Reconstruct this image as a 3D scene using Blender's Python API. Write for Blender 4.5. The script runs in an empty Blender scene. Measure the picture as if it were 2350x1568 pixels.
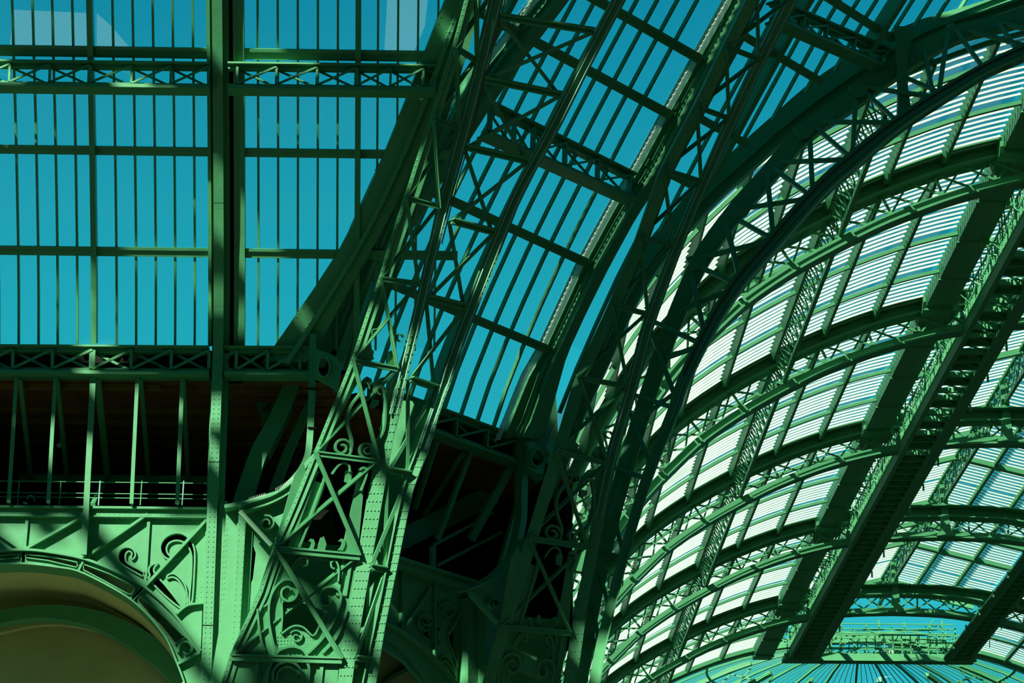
import bpy, math, random
from mathutils import Vector as V, Matrix
from mathutils.geometry import tessellate_polygon
random.seed(7)
scene = bpy.context.scene
COL = scene.collection

# ------------------------------------------------------------------ camera
F, CX, CY = 6500.0, 1175.0, 784.0                 # focal length and centre, pixels of the 2350x1568 frame
PITCH = math.atan(2320 / F)
YAW = math.atan(229 / (F * math.cos(PITCH) + 2320 * math.sin(PITCH)))
CAM = V((0, 0, 1.6))
cd = bpy.data.cameras.new('camera'); cam = bpy.data.objects.new('camera', cd); COL.objects.link(cam)
cd.sensor_width = 36; cd.lens = 36 * F / 2350; cd.clip_end = 2000; cd.clip_start = 0.5
cam.location = CAM; cam.rotation_euler = (math.pi / 2 + PITCH, 0, -YAW)
scene.camera = cam

# ------------------------------------------------------------------ sky, sun, exposure
W = bpy.data.worlds.new('sky'); scene.world = W; W.use_nodes = True
nt = W.node_tree; nt.nodes.clear()
tc = nt.nodes.new('ShaderNodeTexCoord'); sp = nt.nodes.new('ShaderNodeSeparateXYZ')
rp = nt.nodes.new('ShaderNodeValToRGB'); bg = nt.nodes.new('ShaderNodeBackground'); wo = nt.nodes.new('ShaderNodeOutputWorld')
nt.links.new(tc.outputs['Generated'], sp.inputs[0]); nt.links.new(sp.outputs['Z'], rp.inputs[0])
nt.links.new(rp.outputs[0], bg.inputs[0]); nt.links.new(bg.outputs[0], wo.inputs[0])
els = rp.color_ramp.elements
els[0].position = 0.0; els[0].color = (0.006, 0.016, 0.012, 1)
els[1].position = 1.0; els[1].color = (0.001, 0.08, 0.19, 1)
for p, c in ((0.012, (0.05, 0.57, 0.63)), (0.22, (0.03, 0.52, 0.61)), (0.34, (0.015, 0.42, 0.53)), (0.45, (0.005, 0.27, 0.41))):
    e = els.new(p); e.color = (*c, 1)
bg.inputs[1].default_value = 1.0
SUN = V((-0.48, -0.66, 0.58)).normalized()          # direction towards the sun: behind the camera, to the left
sl = bpy.data.lights.new('sun', 'SUN'); so = bpy.data.objects.new('sun', sl); COL.objects.link(so)
sl.energy = 9.0; sl.angle = math.radians(0.53); sl.color = (1.0, 0.95, 0.80)
so.rotation_euler = SUN.to_track_quat('Z', 'Y').to_euler(); so.location = (-60, -40, 90)
scene.view_settings.view_transform = 'Standard'; scene.view_settings.look = 'None'
scene.view_settings.gamma = 1.0; scene.view_settings.use_curve_mapping = False
scene.view_settings.exposure = 0.0
scene.cycles.max_bounces = 6; scene.cycles.diffuse_bounces = 3; scene.cycles.transparent_max_bounces = 24

# ------------------------------------------------------------------ sight lines onto real surfaces
FW = V((math.sin(YAW) * math.cos(PITCH), math.cos(YAW) * math.cos(PITCH), math.sin(PITCH)))
RT = V((math.cos(YAW), -math.sin(YAW), 0)); UP = RT.cross(FW)
def ray(x, y): return (FW * F + RT * (x - CX) - UP * (y - CY)).normalized()
def proj(P):
    v = P - CAM; z = v.dot(FW); return (CX + F * v.dot(RT) / z, CY - F * v.dot(UP) / z)
def onY(x, y, Y):
    d = ray(x, y); return CAM + d * ((Y - CAM.y) / d.y)
def onZ(x, y, Z):
    d = ray(x, y); return CAM + d * ((Z - CAM.z) / d.z)
def onpl(x, y, P, n):
    d = ray(x, y); return CAM + d * ((P - CAM).dot(n) / d.dot(n))
def interp(tab, t):
    tab = sorted(tab)
    if t <= tab[0][0]:
        (a, b), (c, d) = tab[0], tab[1]
    elif t >= tab[-1][0]:
        (a, b), (c, d) = tab[-2], tab[-1]
    else:
        for (a, b), (c, d) in zip(tab, tab[1:]):
            if a <= t <= c: break
    return b + (d - b) * (t - a) / (c - a)
# how far the curved roof glass leans into the hall, by height
FZ = [(0, 0), (29.9, 0), (31.4, .72), (32.9, 1.55), (35.2, 3.0), (38.5, 5.35), (40.3, 6.7), (43.8, 9.4), (48, 13.2), (52, 17.6)]
def fz(Z): return 0.0 if Z <= 29.9 else interp(FZ, Z)
WY = 80.0                                            # the wall on the left
def SL(u, Z, d=0): return V((u, WY - fz(Z) - d, Z))
DB = V((1.95, 87.3, 0)); DD = V((0.656, 0.755, 0)); DN = V((0.755, -0.656, 0))   # the diagonal wall
def SD(u, Z, d=0): return DB + DD * u + DN * (fz(Z) + d) + V((0, 0, Z))
def hit(x, y, g):
    dr = ray(x, y); a, b = 60.0, 125.0
    fa = g(CAM + dr * a)
    for _ in range(40):
        m = (a + b) / 2; fm = g(CAM + dr * m)
        if (fm > 0) == (fa > 0): a = m
        else: b = m
    return CAM + dr * ((a + b) / 2)
def onL(x, y, d=0): return hit(x, y, lambda P: P.y - (WY - fz(P.z) - d))
def onD(x, y, d=0): return hit(x, y, lambda P: (P - DB).dot(DN) - (fz(P.z) + d))
def onDW(x, y, d=0): return onpl(x, y, DB + DN * d, DN)

# ------------------------------------------------------------------ materials
def nodes(m):
    m.use_nodes = True; n = m.node_tree; n.nodes.clear(); return n
def paint(name, col, rough=.5, var=.16, scale=1.3, spec=.4, bump=.02):
    m = bpy.data.materials.new(name); n = nodes(m)
    out = n.nodes.new('ShaderNodeOutputMaterial'); b = n.nodes.new('ShaderNodeBsdfPrincipled')
    g = n.nodes.new('ShaderNodeNewGeometry'); no = n.nodes.new('ShaderNodeTexNoise'); no.inputs['Scale'].default_value = scale
    no.inputs['Detail'].default_value = 6
    mx = n.nodes.new('ShaderNodeMixRGB'); mx.inputs[1].default_value = (*[c * (1 - var) for c in col], 1)
    mx.inputs[2].default_value = (*[min(1, c * (1 + var)) for c in col], 1)
    n.links.new(g.outputs['Position'], no.inputs['Vector']); n.links.new(no.outputs[0], mx.inputs[0])
    n.links.new(mx.outputs[0], b.inputs['Base Color'])
    if bump:
        bp = n.nodes.new('ShaderNodeBump'); bp.inputs['Strength'].default_value = .25; bp.inputs['Distance'].default_value = bump
        n2 = n.nodes.new('ShaderNodeTexNoise'); n2.inputs['Scale'].default_value = 5; n.links.new(g.outputs['Position'], n2.inputs['Vector'])
        n.links.new(n2.outputs[0], bp.inputs['Height']); n.links.new(bp.outputs[0], b.inputs['Normal'])
    b.inputs['Roughness'].default_value = rough; b.inputs['Specular IOR Level'].default_value = spec
    n.links.new(b.outputs[0], out.inputs[0]); return m
GREEN = paint('reseda_green_paint', (0.072, 0.335, 0.140))
PALE = paint('pale_conduit_paint', (0.22, 0.50, 0.42), rough=.75, var=.05, spec=.2)
RED = paint('rust_red_cable', (0.16, 0.045, 0.02), var=.1)
OLIVE = paint('olive_plaster', (0.48, 0.55, 0.24), rough=.9, spec=.1)
WOOD = paint('brown_boards', (0.20, 0.105, 0.04), rough=.85, var=.4, scale=3, spec=.1)
OCHRE = paint('ochre_timber', (0.22, 0.16, 0.03), rough=.85, spec=.1)
DARK = paint('dark_masonry', (0.012, 0.018, 0.013), rough=.95, spec=.05, bump=0)  # near-black: walls, plus shade in gaps and recesses put into the colour
FLOORM = paint('floor_concrete', (0.25, 0.25, 0.18), rough=.9, spec=.1, bump=0)
DIMFLOOR = paint('dark_carpet', (0.03, 0.035, 0.03), rough=.95, spec=.05, bump=0)  # floor under the vault darkened to cut light bounced up to its steel
ROOFM = paint('roof_zinc', (0.10, 0.14, 0.11), rough=.9, spec=.1, bump=0)
WHITE = paint('white_enamel', (0.75, 0.8, 0.7), var=.03)
def glass_mat(name='window_glass', k=1.0):
    m = bpy.data.materials.new(name); n = nodes(m)
    out = n.nodes.new('ShaderNodeOutputMaterial'); t = n.nodes.new('ShaderNodeBsdfTransparent'); g = n.nodes.new('ShaderNodeBsdfGlossy')
    mix = n.nodes.new('ShaderNodeMixShader'); mix.inputs[0].default_value = .035
    ge = n.nodes.new('ShaderNodeNewGeometry'); no = n.nodes.new('ShaderNodeTexNoise'); no.inputs['Scale'].default_value = .6; no.inputs['Detail'].default_value = 4
    mp = n.nodes.new('ShaderNodeMapping'); mp.inputs['Scale'].default_value = (1, 1, .25)
    cr = n.nodes.new('ShaderNodeMixRGB'); cr.inputs[1].default_value = (.93 * k, .975 * k, .975 * k, 1); cr.inputs[2].default_value = (.985 * k, .995 * k, .995 * k, 1)
    n.links.new(ge.outputs['Position'], mp.inputs[0]); n.links.new(mp.outputs[0], no.inputs['Vector']); n.links.new(no.outputs[0], cr.inputs[0])
    n.links.new(cr.outputs[0], t.inputs[0]); g.inputs['Roughness'].default_value = .15
    n.links.new(t.outputs[0], mix.inputs[1]); n.links.new(g.outputs[0], mix.inputs[2]); n.links.new(mix.outputs[0], out.inputs[0]); return m
GLASS = glass_mat(); TINTED = glass_mat('dusty_vault_glass', .82)  # vault panes tinted to let less sun onto the steel inside
def shade_mat(name, col, tr, opacity=1.0):
    m = bpy.data.materials.new(name); n = nodes(m)
    out = n.nodes.new('ShaderNodeOutputMaterial'); d = n.nodes.new('ShaderNodeBsdfDiffuse'); t = n.nodes.new('ShaderNodeBsdfTranslucent')
    mix = n.nodes.new('ShaderNodeMixShader'); mix.inputs[0].default_value = tr
    d.inputs[0].default_value = (*col, 1); t.inputs[0].default_value = (*col, 1)
    n.links.new(d.outputs[0], mix.inputs[1]); n.links.new(t.outputs[0], mix.inputs[2])
    if opacity < 1:
        tp = n.nodes.new('ShaderNodeBsdfTransparent'); m2 = n.nodes.new('ShaderNodeMixShader'); m2.inputs[0].default_value = opacity
        n.links.new(tp.outputs[0], m2.inputs[1]); n.links.new(mix.outputs[0], m2.inputs[2]); n.links.new(m2.outputs[0], out.inputs[0])
    else: n.links.new(mix.outputs[0], out.inputs[0])
    return m
SLAT = shade_mat('translucent_white_slat', (0.80, 0.94, 0.86), .33)
VEIL = shade_mat('pale_veil', (0.5, 0.8, 0.75), .5, .09)
BEAD = shade_mat('white_seal', (0.80, 0.98, 0.88), .45)

# ------------------------------------------------------------------ mesh building
class MB:
    def __init__(s): s.v = []; s.f = []
    def add(s, pts, faces):
        o = len(s.v); s.v.extend(pts); s.f.extend([tuple(i + o for i in f) for f in faces]); return s
    def hexa(s, p):
        return s.add(p, [(3, 2, 1, 0), (4, 5, 6, 7), (0, 1, 5, 4), (1, 2, 6, 5), (2, 3, 7, 6), (3, 0, 4, 7)])
    def box(s, a, b):
        x0, y0, z0 = a; x1, y1, z1 = b
        return s.hexa([V((x0, y0, z0)), V((x1, y0, z0)), V((x1, y1, z0)), V((x0, y1, z0)), V((x0, y0, z1)), V((x1, y0, z1)), V((x1, y1, z1)), V((x0, y1, z1))])
    def beam(s, A, B, w, d, n=V((0, -1, 0))):
        t = (B - A)
        if t.length < 1e-5: return s
        t.normalize(); sd = t.cross(n)
        if sd.length < 1e-4: sd = t.cross(V((0.3, 0.1, 1)))
        sd.normalize(); nn = sd.cross(t).normalized(); a = sd * w / 2; b = nn * d / 2
        return s.hexa([A - a - b, A + a - b, A + a + b, A - a + b, B - a - b, B + a - b, B + a + b, B - a + b])
    def ribbon(s, L, R, th, back=None):
        """solid band between two edge lines, its face towards the hall, th thick"""
        n = len(L); rows = []
        for i in range(n):
            j, k = max(0, i - 1), min(n - 1, i + 1)
            t = (L[k] - L[j]) + (R[k] - R[j]); ac = R[i] - L[i]; nn = ac.cross(t)
            nn = nn.normalized() if nn.length > 1e-9 else V((0, -1, 0))
            if nn.dot(CAM - L[i]) < 0: nn = -nn
            bk = (-nn * th) if back is None else back * th
            rows.append((L[i], R[i], R[i] + bk, L[i] + bk))
        o = len(s.v)
        for r in rows: s.v.extend(r)
        for i in range(n - 1):
            a, b = o + 4 * i, o + 4 * i + 4
            for k in range(4): s.f.append((a + k, a + (k + 1) % 4, b + (k + 1) % 4, b + k))
        s.f.append((o + 3, o + 2, o + 1, o)); e = o + 4 * (n - 1); s.f.append((e, e + 1, e + 2, e + 3))
        return s
    def sweep(s, P, w, d, n=V((0, -1, 0))):
        """bar of w across and d deep along a polyline lying about square to n"""
        L, R = [], []
        for i in range(len(P)):
            t = P[min(i + 1, len(P) - 1)] - P[max(i - 1, 0)]
            sd = t.cross(n).normalized() * (w / 2); L.append(P[i] - sd + n * d / 2); R.append(P[i] + sd + n * d / 2)
        return s.ribbon(L, R, d, back=-n)
    def tube(s, P, r, k=6):
        rows = []
        for i in range(len(P)):
            t = (P[min(i + 1, len(P) - 1)] - P[max(i - 1, 0)]).normalized()
            a = t.cross(V((0.2, -1, 0.1))).normalized(); b = t.cross(a).normalized()
            rows.append([P[i] + (a * math.cos(2 * math.pi * q / k) + b * math.sin(2 * math.pi * q / k)) * r for q in range(k)])
        o = len(s.v)
        for rw in rows: s.v.extend(rw)
        for i in range(len(P) - 1):
            for q in range(k): s.f.append((o + i * k + q, o + i * k + (q + 1) % k, o + (i + 1) * k + (q + 1) % k, o + (i + 1) * k + q))
        s.f.append(tuple(o + q for q in range(k))); s.f.append(tuple(o + (len(P) - 1) * k + q for q in range(k))); return s
    def dome(s, P, n, r):
        a = n.cross(V((0.31, 0.2, 1))).normalized(); b = n.cross(a)
        pts = []
        for rr, h in ((r, 0), (r * .72, r * .55)):
            pts += [P + (a * math.cos(k * math.pi / 3) + b * math.sin(k * math.pi / 3)) * rr + n * h for k in range(6)]
        pts.append(P + n * r * .8)
        return s.add(pts, [(k, (k + 1) % 6, 6 + (k + 1) % 6, 6 + k) for k in range(6)] + [(6 + k, 6 + (k + 1) % 6, 12) for k in range(6)])
    def plate(s, outer, holes, th, n):
        """flat plate with cut-outs; outer and holes are 3D outlines, n points at the hall"""
        loops = [outer] + holes
        tris = tessellate_polygon(loops); flat = [p for lp in loops for p in lp]; m = len(flat); o = len(s.v)
        s.v.extend(flat); s.v.extend([p - n * th for p in flat])
        for t in tris:
            s.f.append((o + t[0], o + t[1], o + t[2])); s.f.append((o + m + t[2], o + m + t[1], o + m + t[0]))
        b = o
        for lp in loops:
            k = len(lp)
            for i in range(k): s.f.append((b + i, b + (i + 1) % k, b + m + (i + 1) % k, b + m + i))
            b += k
        return s
    def rivets(s, P, step, n, r=.028, start=.5):
        """rivet heads along a polyline"""
        acc = step * start
        for A, B in zip(P, P[1:]):
            ln = (B - A).length
            while acc < ln: s.dome(A.lerp(B, acc / ln), n, r); acc += step
            acc -= ln
        return s
def lerpl(L, R, f): return [a.lerp(b, f) for a, b in zip(L, R)]
def nrm_of(L, R, i):
    j, k = max(0, i - 1), min(len(L) - 1, i + 1)
    n = (R[i] - L[i]).cross((L[k] - L[j])).normalized()
    return n if n.dot(CAM - L[i]) > 0 else -n
def riv_ribbon(mb, L, R, fr, step, r=.028):
    for f in fr:
        P = lerpl(L, R, f)
        for i in range(len(P) - 1): mb.rivets([P[i], P[i + 1]], step, nrm_of(L, R, i), r)
    return mb
def obj(name, mb, mat, parent=None, label=None, kind=None, smooth=False):
    me = bpy.data.meshes.new(name)
    base = V((0, 0, 0)) if parent is None else parent['_b']
    base = V(base)
    me.from_pydata([tuple(p - base) for p in mb.v], [], mb.f); me.update()
    me.materials.append(mat)
    if smooth:
        for p in me.polygons: p.use_smooth = True
    o = bpy.data.objects.new(name, me); COL.objects.link(o)
    if parent is not None:
        o.parent = parent; o['_b'] = parent['_b']
    else: o['_b'] = (0, 0, 0)
    if label: o['label'] = label
    if kind: o['kind'] = kind
    return o
def thing(name, label, cat, loc, group=None, kind=None):
    o = bpy.data.objects.new(name, None); COL.objects.link(o); o.location = loc; o.empty_display_size = .3
    o['_b'] = tuple(loc)
    if label: o['label'] = label
    if cat: o['category'] = cat
    if group: o['group'] = group
    if kind: o['kind'] = kind
    return o
def dense(P, n=6):
    """smooth line through the points"""
    out = []
    for i in range(len(P) - 1):
        p0 = P[max(0, i - 1)]; p1, p2 = P[i], P[i + 1]; p3 = P[min(len(P) - 1, i + 2)]
        for k in range(n):
            t = k / n; out.append(tuple(.5 * (2 * b + (c - a) * t + (2 * a - 5 * b + 4 * c - d) * t * t + (3 * b - a - 3 * c + d) * t ** 3) for a, b, c, d in zip(p0, p1, p2, p3)))
    out.append(tuple(P[-1])); return out

# ================================================================== THE ROOM
st = lambda n, label: thing(n, label, None, (0, 0, 0), kind='structure')
b = MB().box((-70, -30, -.3), (75, 86, 0)); obj('floor', b, FLOORM, kind='structure')
b = MB().box((-70, 86, -.3), (75, 215, 0)); obj('floor', b, DIMFLOOR, kind='structure')
b = MB().box((-70, -30.5, 0), (75, -30, 60)); obj('wall_back', b, DARK, kind='structure')
b = MB().box((-70.5, -30, 0), (-70, 95, 34)); obj('wall_left_end', b, DARK, kind='structure')
b = MB().box((75, -30, 0), (75.5, 100, 60)); obj('wall_right', b, DARK, kind='structure')

# ================================================================== LEFT: curved window above the gallery
NW = V((0, -1, 0))
zl = lambda y: onL(240, y).z
Z0, ZTOP = 29.9, 47.5
def zsteps(a, b, n): return [a + (b - a) * k / n for k in range(n + 1)]
def surf_strip(mb, S, u0, u1, za, zb, d0, d1, n=10):
    """bar that follows the roof glass: u0..u1 wide, standing d0..d1 into the hall"""
    zs = zsteps(za, zb, n)
    return mb.ribbon([S(u0, z, d1) for z in zs], [S(u1, z, d1) for z in zs], d1 - d0)
win1 = thing('window_1', 'curved roof glazing of tall narrow panes above the left gallery', None, (-8, WY, Z0), kind='structure')
barpx = [-2, 43.5, 89, 133, 178, 268, 313, 358, 402.5, 447.5, 593, 638, 683, 728, 773]
mullpx = [218, 819]
xb = lambda px: onL(px, 700).x
bars = [(xb(p), .032) for p in barpx] + [(xb(818) + (k + 1) * .585, .032) for k in range(4)]
mull = [(xb(p), .08) for p in mullpx]
post_x0, post_x1 = onY(488, 830, 79.4).x, onY(511, 830, 79.4).x
edges = [(xb(483), .05), (xb(556), .09)]
allx = sorted(bars + mull + edges)
for x, h in bars:
    obj('glazing_bar', surf_strip(MB(), SL, x - h, x + h, Z0 - .1, ZTOP, -.05, .1, 12), GREEN, win1)
for x, h in mull:
    obj('mullion', surf_strip(MB(), SL, x - h, x + h, Z0 - .1, ZTOP, -.05, .42, 12), GREEN, win1)
for x, h in edges:
    obj('frame', surf_strip(MB(), SL, x - h, x + h, Z0 - .1, ZTOP, -.1, .3, 12), GREEN, win1)
tz = [zl(583), zl(352), zl(126), 43.2]
XA, XM0, XM1, XE = xb(-60), xb(483), xb(556), xb(818) + 3.0
for z, h in zip(tz, (.11, .10, .12, .12)):
    for xa, xz in ((XA, XM0), (XM1, XE)):
        mb = MB()
        mb.ribbon([SL(xa, z + h, .16), SL(xz, z + h, .16)], [SL(xa, z - h, .16), SL(xz, z - h, .16)], .25)
        mb.ribbon([SL(xa, z + h, .22), SL(xz, z + h, .22)], [SL(xa, z + h * .35, .22), SL(xz, z + h * .35, .22)], .1)
        obj('transom', mb, GREEN, win1)
zr = [Z0] + tz + [ZTOP]
inb = [x for x, h in allx if x <= XM0 + .01]; inb2 = [x for x, h in allx if x >= XM1 - .01]
for xs in ([XA] + inb, inb2):
    for xa, xz in zip(xs, xs[1:]):
        for za, zb in zip(zr, zr[1:]):
            zs = zsteps(za, zb, 3)
            obj('pane', MB().ribbon([SL(xa, z, .02) for z in zs], [SL(xz, z, .02) for z in zs], .012), GLASS, win1)
# faint see-through sheets added far outside for pale patches in the top panes
for k, q in enumerate(([(30, 22), (205, 30), (205, 112), (22, 112)], [(222, 30), (258, 62), (300, 112), (222, 112)])):
    o = obj('roof_blind', MB().plate([onY(x, y, 112) for x, y in q], [], .02, NW), VEIL)
    o['label'] = ['pale rectangular blind outside the topmost panes at far left', 'pale triangular blind outside the glass beside the rectangular one'][k]; o['category'] = 'blind'; o['group'] = 'pale blinds outside the left glass'
o = obj('roof_blind', MB().plate([onY(x, y, 112) for x, y in ((890, -30), (985, -30), (975, 60), (950, 118), (882, 118))], [], .02, NW), VEIL)
o['label'] = 'pale narrow blind outside the top panes next to the leaning rib'; o['category'] = 'blind'; o['group'] = 'pale blinds outside the left glass'

# ------------------------------------------------------------------ the tall riveted column with the dark recess beside it
col = thing('riveted_column', 'tall straight riveted green column left of the corner pier', 'column', (-6, 79.4, 0))
def SC(u, Z, d=0): return V((u, 79.5 - fz(Z) - d, Z))
obj('shaft', surf_strip(MB(), SC, post_x0, post_x1, 14, ZTOP, -.6, .1, 26), GREEN, col)
wpx = (post_x1 - post_x0)
obj('flange', surf_strip(MB(), SC, post_x0 - .07, post_x0 + .03, 14, ZTOP, -.55, -.45, 26), GREEN, col)
obj('flange', surf_strip(MB(), SC, post_x1 - .03, post_x1 + .16, 14, ZTOP, -.5, -.3, 26), GREEN, col)
mb = MB()
for f in (.25, .75):
    zs = [15 + .15 * k for k in range(int((30.6 - 15) / .15))]
    for z in zs: mb.dome(SC(post_x0 + wpx * f, z, .1), NW, .026)
obj('rivets', mb, GREEN, col, kind='stuff')
for z in (26.1, 33.5, 21.2): obj('joint', MB().box((post_x0 - .005, SC(0, z, .105).y, z), (post_x1 + .005, SC(0, z, .1).y + .05, z + .03)), DARK, col)
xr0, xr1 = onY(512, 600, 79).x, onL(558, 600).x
obj('recess', surf_strip(MB(), SL, xr0 - .3, xr1, Z0 - 1.0, ZTOP, -.5, -.35, 16), DARK, col, label='black gap beside the column')  # black sheet added where the gap is only in shade
obj('jamb', surf_strip(MB(), SL, onL(538, 500).x, onL(549, 500).x, Z0 - .1, ZTOP, -.4, .25, 16), GREEN, col)
obj('jamb', surf_strip(MB(), SL, onL(511, 500).x, onL(524, 500).x, Z0 - .1, ZTOP, -.4, .1, 16), GREEN, col)

# ------------------------------------------------------------------ lattice girders
def girder(label, mp, xs, yt, yb, nrm, ch=9, dep=.3, bar=.075, wide=(), holes=(), flange=8, cat='lattice girder', group=None, ext=(0, 0)):
    """girder between pixel columns xs, top and bottom lines yt, yb, on the surface mp"""
    a, z = xs[0] - ext[0], xs[-1] + ext[1]
    g = thing('lattice_girder', label, cat, mp(a, yb(a)), group)
    o = lambda d: nrm * d
    n = 8; X = [a + (z - a) * k / n for k in range(n + 1)]
    obj('top_chord', MB().ribbon([mp(x, yt(x)) for x in X], [mp(x, yt(x) + ch) for x in X], dep), GREEN, g)
    obj('top_flange', MB().ribbon([mp(x, yt(x) - 3) + o(.16) for x in X], [mp(x, yt(x) + 1) + o(.16) for x in X], dep + .3), GREEN, g)
    obj('bottom_chord', MB().ribbon([mp(x, yb(x) - ch) for x in X], [mp(x, yb(x)) for x in X], dep), GREEN, g)
    obj('bottom_flange', MB().ribbon([mp(x, yb(x)) + o(.18) for x in X], [mp(x, yb(x) + flange) + o(.18) for x in X], dep + .36), GREEN, g)
    for i, x in enumerate(xs):
        w = bar * 1.1 * (1.9 if x in wide else 1)
        obj('post', MB().beam(mp(x, yt(x) + ch * .7), mp(x - 1.5, yb(x) - ch * .7), w, .16, nrm), GREEN, g)
    for p, q in zip(xs, xs[1:]):
        if (p, q) in holes: continue
        A, B = mp(p, yb(p) - ch * .6) + o(.07), mp(q, yt(q) + ch * .6) + o(.07)
        obj('brace', MB().beam(A, B, bar * .9, .06, nrm), GREEN, g)
        A, B = mp(p, yt(p) + ch * .6) - o(.16), mp(q, yb(q) - ch * .6) - o(.16)
        obj('brace', MB().beam(A, B, bar * .9, .06, nrm), GREEN, g)
    mb = MB()
    mb.rivets([mp(x, yb(x) - ch * .45) + o(.0) for x in X], .3, nrm, .022)
    mb.rivets([mp(x, yt(x) + ch * .5) + o(.0) for x in X], .3, nrm, .022)
    obj('rivets', mb, GREEN, g, kind='stuff'); return g
Yg = SL(0, zl(172)).y - .55
mpU = lambda x, y: onY(x, y, Yg)
girder('upper lattice girder crossing the glass left of the column', mpU, [-68, 23, 115, 207, 303, 393, 480], lambda x: 144 + .012 * x, lambda x: 194 + .0125 * x, NW, 8, .2, .06, wide=(207,))
gU = girder('upper lattice girder crossing the glass from column to leaning rib', mpU, [545, 635, 728, 819, 897, 972], lambda x: 143 + .012 * x, lambda x: 193 + .0125 * x, NW, 8, .2, .06, wide=(819,), ext=(22, 28))
mpL = lambda x, y: onY(x, y, 79.55)
girder('lower lattice girder over the gallery left of the column', mpL, [-60, 30.6, 121.5, 212.7, 302, 394, 480.6], lambda x: 797 + .006 * x, lambda x: 853 + .006 * x, NW, 10, .25, .085, wide=(212.7,))
gL = girder('short lower lattice girder between column and corner pier', mpL, [543, 615, 689], lambda x: 797 + .006 * x, lambda x: 853 + .006 * x, NW, 10, .25, .085, ext=(28, 28))
def ring_hole(cx, cy, rx, ry, n=14): return [(cx + rx * math.cos(2 * math.pi * k / n), cy + ry * math.sin(2 * math.pi * k / n)) for k in range(n)]
def end_plate(g, mp, out, hole, nrm, th=.1):
    obj('end_plate', MB().plate([mp(*p) for p in out], [[mp(*p) for p in h] for h in hole], th, nrm), GREEN, g)
end_plate(gL, mpL, [(513, 806), (545, 806), (545, 853), (513, 853)], [ring_hole(543, 831, 20, 18)[3:12]], NW) if False else None
obj('end_plate', MB().plate([mpL(*p) for p in [(512, 806), (548, 806)] + [(540 + 18 * math.cos(a), 831 + 19 * math.sin(a)) for a in [-math.pi / 2 - k * math.pi / 10 for k in range(11)]] + [(548, 854), (512, 854)]], [], .1, NW), GREEN, gL)
obj('end_plate', MB().plate([mpL(*p) for p in [(716, 806), (688, 806)] + [(692 + 18 * math.cos(a), 831 + 19 * math.sin(a)) for a in [-math.pi / 2 + k * math.pi / 10 for k in range(11)]] + [(688, 854), (716, 854)]], [], .1, NW), GREEN, gL)
obj('end_plate', MB().plate([mpU(*p) for p in [(1004, 147), (968, 157), (968, 203), (1000, 206)]], [[mpU(*p) for p in ring_hole(981, 178, 14, 19)]], .1, NW), GREEN, gU)

# ------------------------------------------------------------------ gallery behind the posts
Zb, Zg = onY(240, 1160, 80).z, onY(240, 862, 80).z
XL, XRG = -14.5, -2.4
gal = st('wall_gallery', 'dark recess of the left gallery')
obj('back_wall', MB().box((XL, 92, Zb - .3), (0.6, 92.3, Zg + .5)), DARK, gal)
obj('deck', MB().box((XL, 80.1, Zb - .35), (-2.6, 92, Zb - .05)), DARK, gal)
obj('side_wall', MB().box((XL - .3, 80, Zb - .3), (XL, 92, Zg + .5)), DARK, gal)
mb = MB(); y = 80.3; k = 0
while y < 91.8:
    mb.box((XL, y, Zg + .02 + .04 * (k % 3)), (-2.2, y + .27, Zg + .22)); y += .3; k += 1
obj('ceiling_boards', mb, WOOD, gal, kind='stuff', label='brown ceiling boards')
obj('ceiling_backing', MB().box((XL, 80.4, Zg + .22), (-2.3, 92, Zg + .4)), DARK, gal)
obj('board_wall', MB().box((XL, 80.25, Zg - .02), (-2.6, 80.35, 29.86)), DARK, gal, label='dark boards behind the girder')  # shade put into the colour: near-black instead of brown, hides sun flecks
for yy in (80.9, 83.2, 84.4, 86.5, 88.5):
    obj('ceiling_beam', MB().box((XL, yy, Zg - .1), (-7.9 if yy < 81.5 else -3.4, yy + .16, Zg + .05)), OCHRE, gal)
for i, (xt, xbm, w, lab) in enumerate([(36, 24, .11, 'slim green gallery post at the left edge of the picture'), (125, 115, .11, 'slim green gallery post between the leftmost post and the thick one'),
        (214, 200, .17, 'thick green gallery post running on down over the spandrel'), (315, 304, .11, 'slim green gallery post just right of the thick one'), (419, 408, .12, 'slim green gallery post nearest the riveted column')]):
    t = thing('gallery_post', lab, 'post', onY(xbm, 1160, 79.7), 'posts of the left gallery')
    X = onY((xt + xbm) / 2, 1010, 79.75).x; zbot = Zb - (1.6 if i == 2 else .05)
    obj('shaft', MB().box((X - w / 2, 79.62, zbot), (X + w / 2, 79.7, Zg)), GREEN, t)
    obj('web', MB().box((X - w * .18, 79.7, zbot), (X + w * .18, 79.95, Zg)), GREEN, t)
for i, (xt, xbm) in enumerate([(46, 71), (131, 154), (224, 247), (323, 341), (421, 431)]):
    o = obj('raking_strut', MB().beam(onY(xt, 866, 80.2), onY(xbm, 1098, 84.6), .13 + .06 * (i == 2), .12), GREEN)
    o['label'] = 'sloping green strut leaning back into the gallery behind the %s post' % ['leftmost slim', 'second slim', 'thick', 'fourth', 'fifth slim'][i]; o['category'] = 'strut'; o['group'] = 'struts inside the left gallery'
o = obj('gallery_beam', MB().beam(onY(45, 1098, 84.7), onY(482, 1102, 84.7), .22, .2), GREEN); o['label'] = 'dark horizontal beam deep inside the left gallery'; o['category'] = 'beam'
o = obj('raking_strut', MB().beam(onY(241, 1104, 84.5), onY(213, 1158, 80.4), .14, .1), GREEN); o['label'] = 'short strut from the deep gallery beam to the foot of the thick post'; o['category'] = 'strut'
rl = thing('railing', 'thin wire railing along the left gallery edge', 'railing', onY(240, 1160, 80.6))
for yy in (1106, 1132, 1142): obj('rail', MB().tube([onY(-40, yy - 2, 80.5), onY(482, yy + 4, 80.5)], .018), GREEN, rl)
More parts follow.
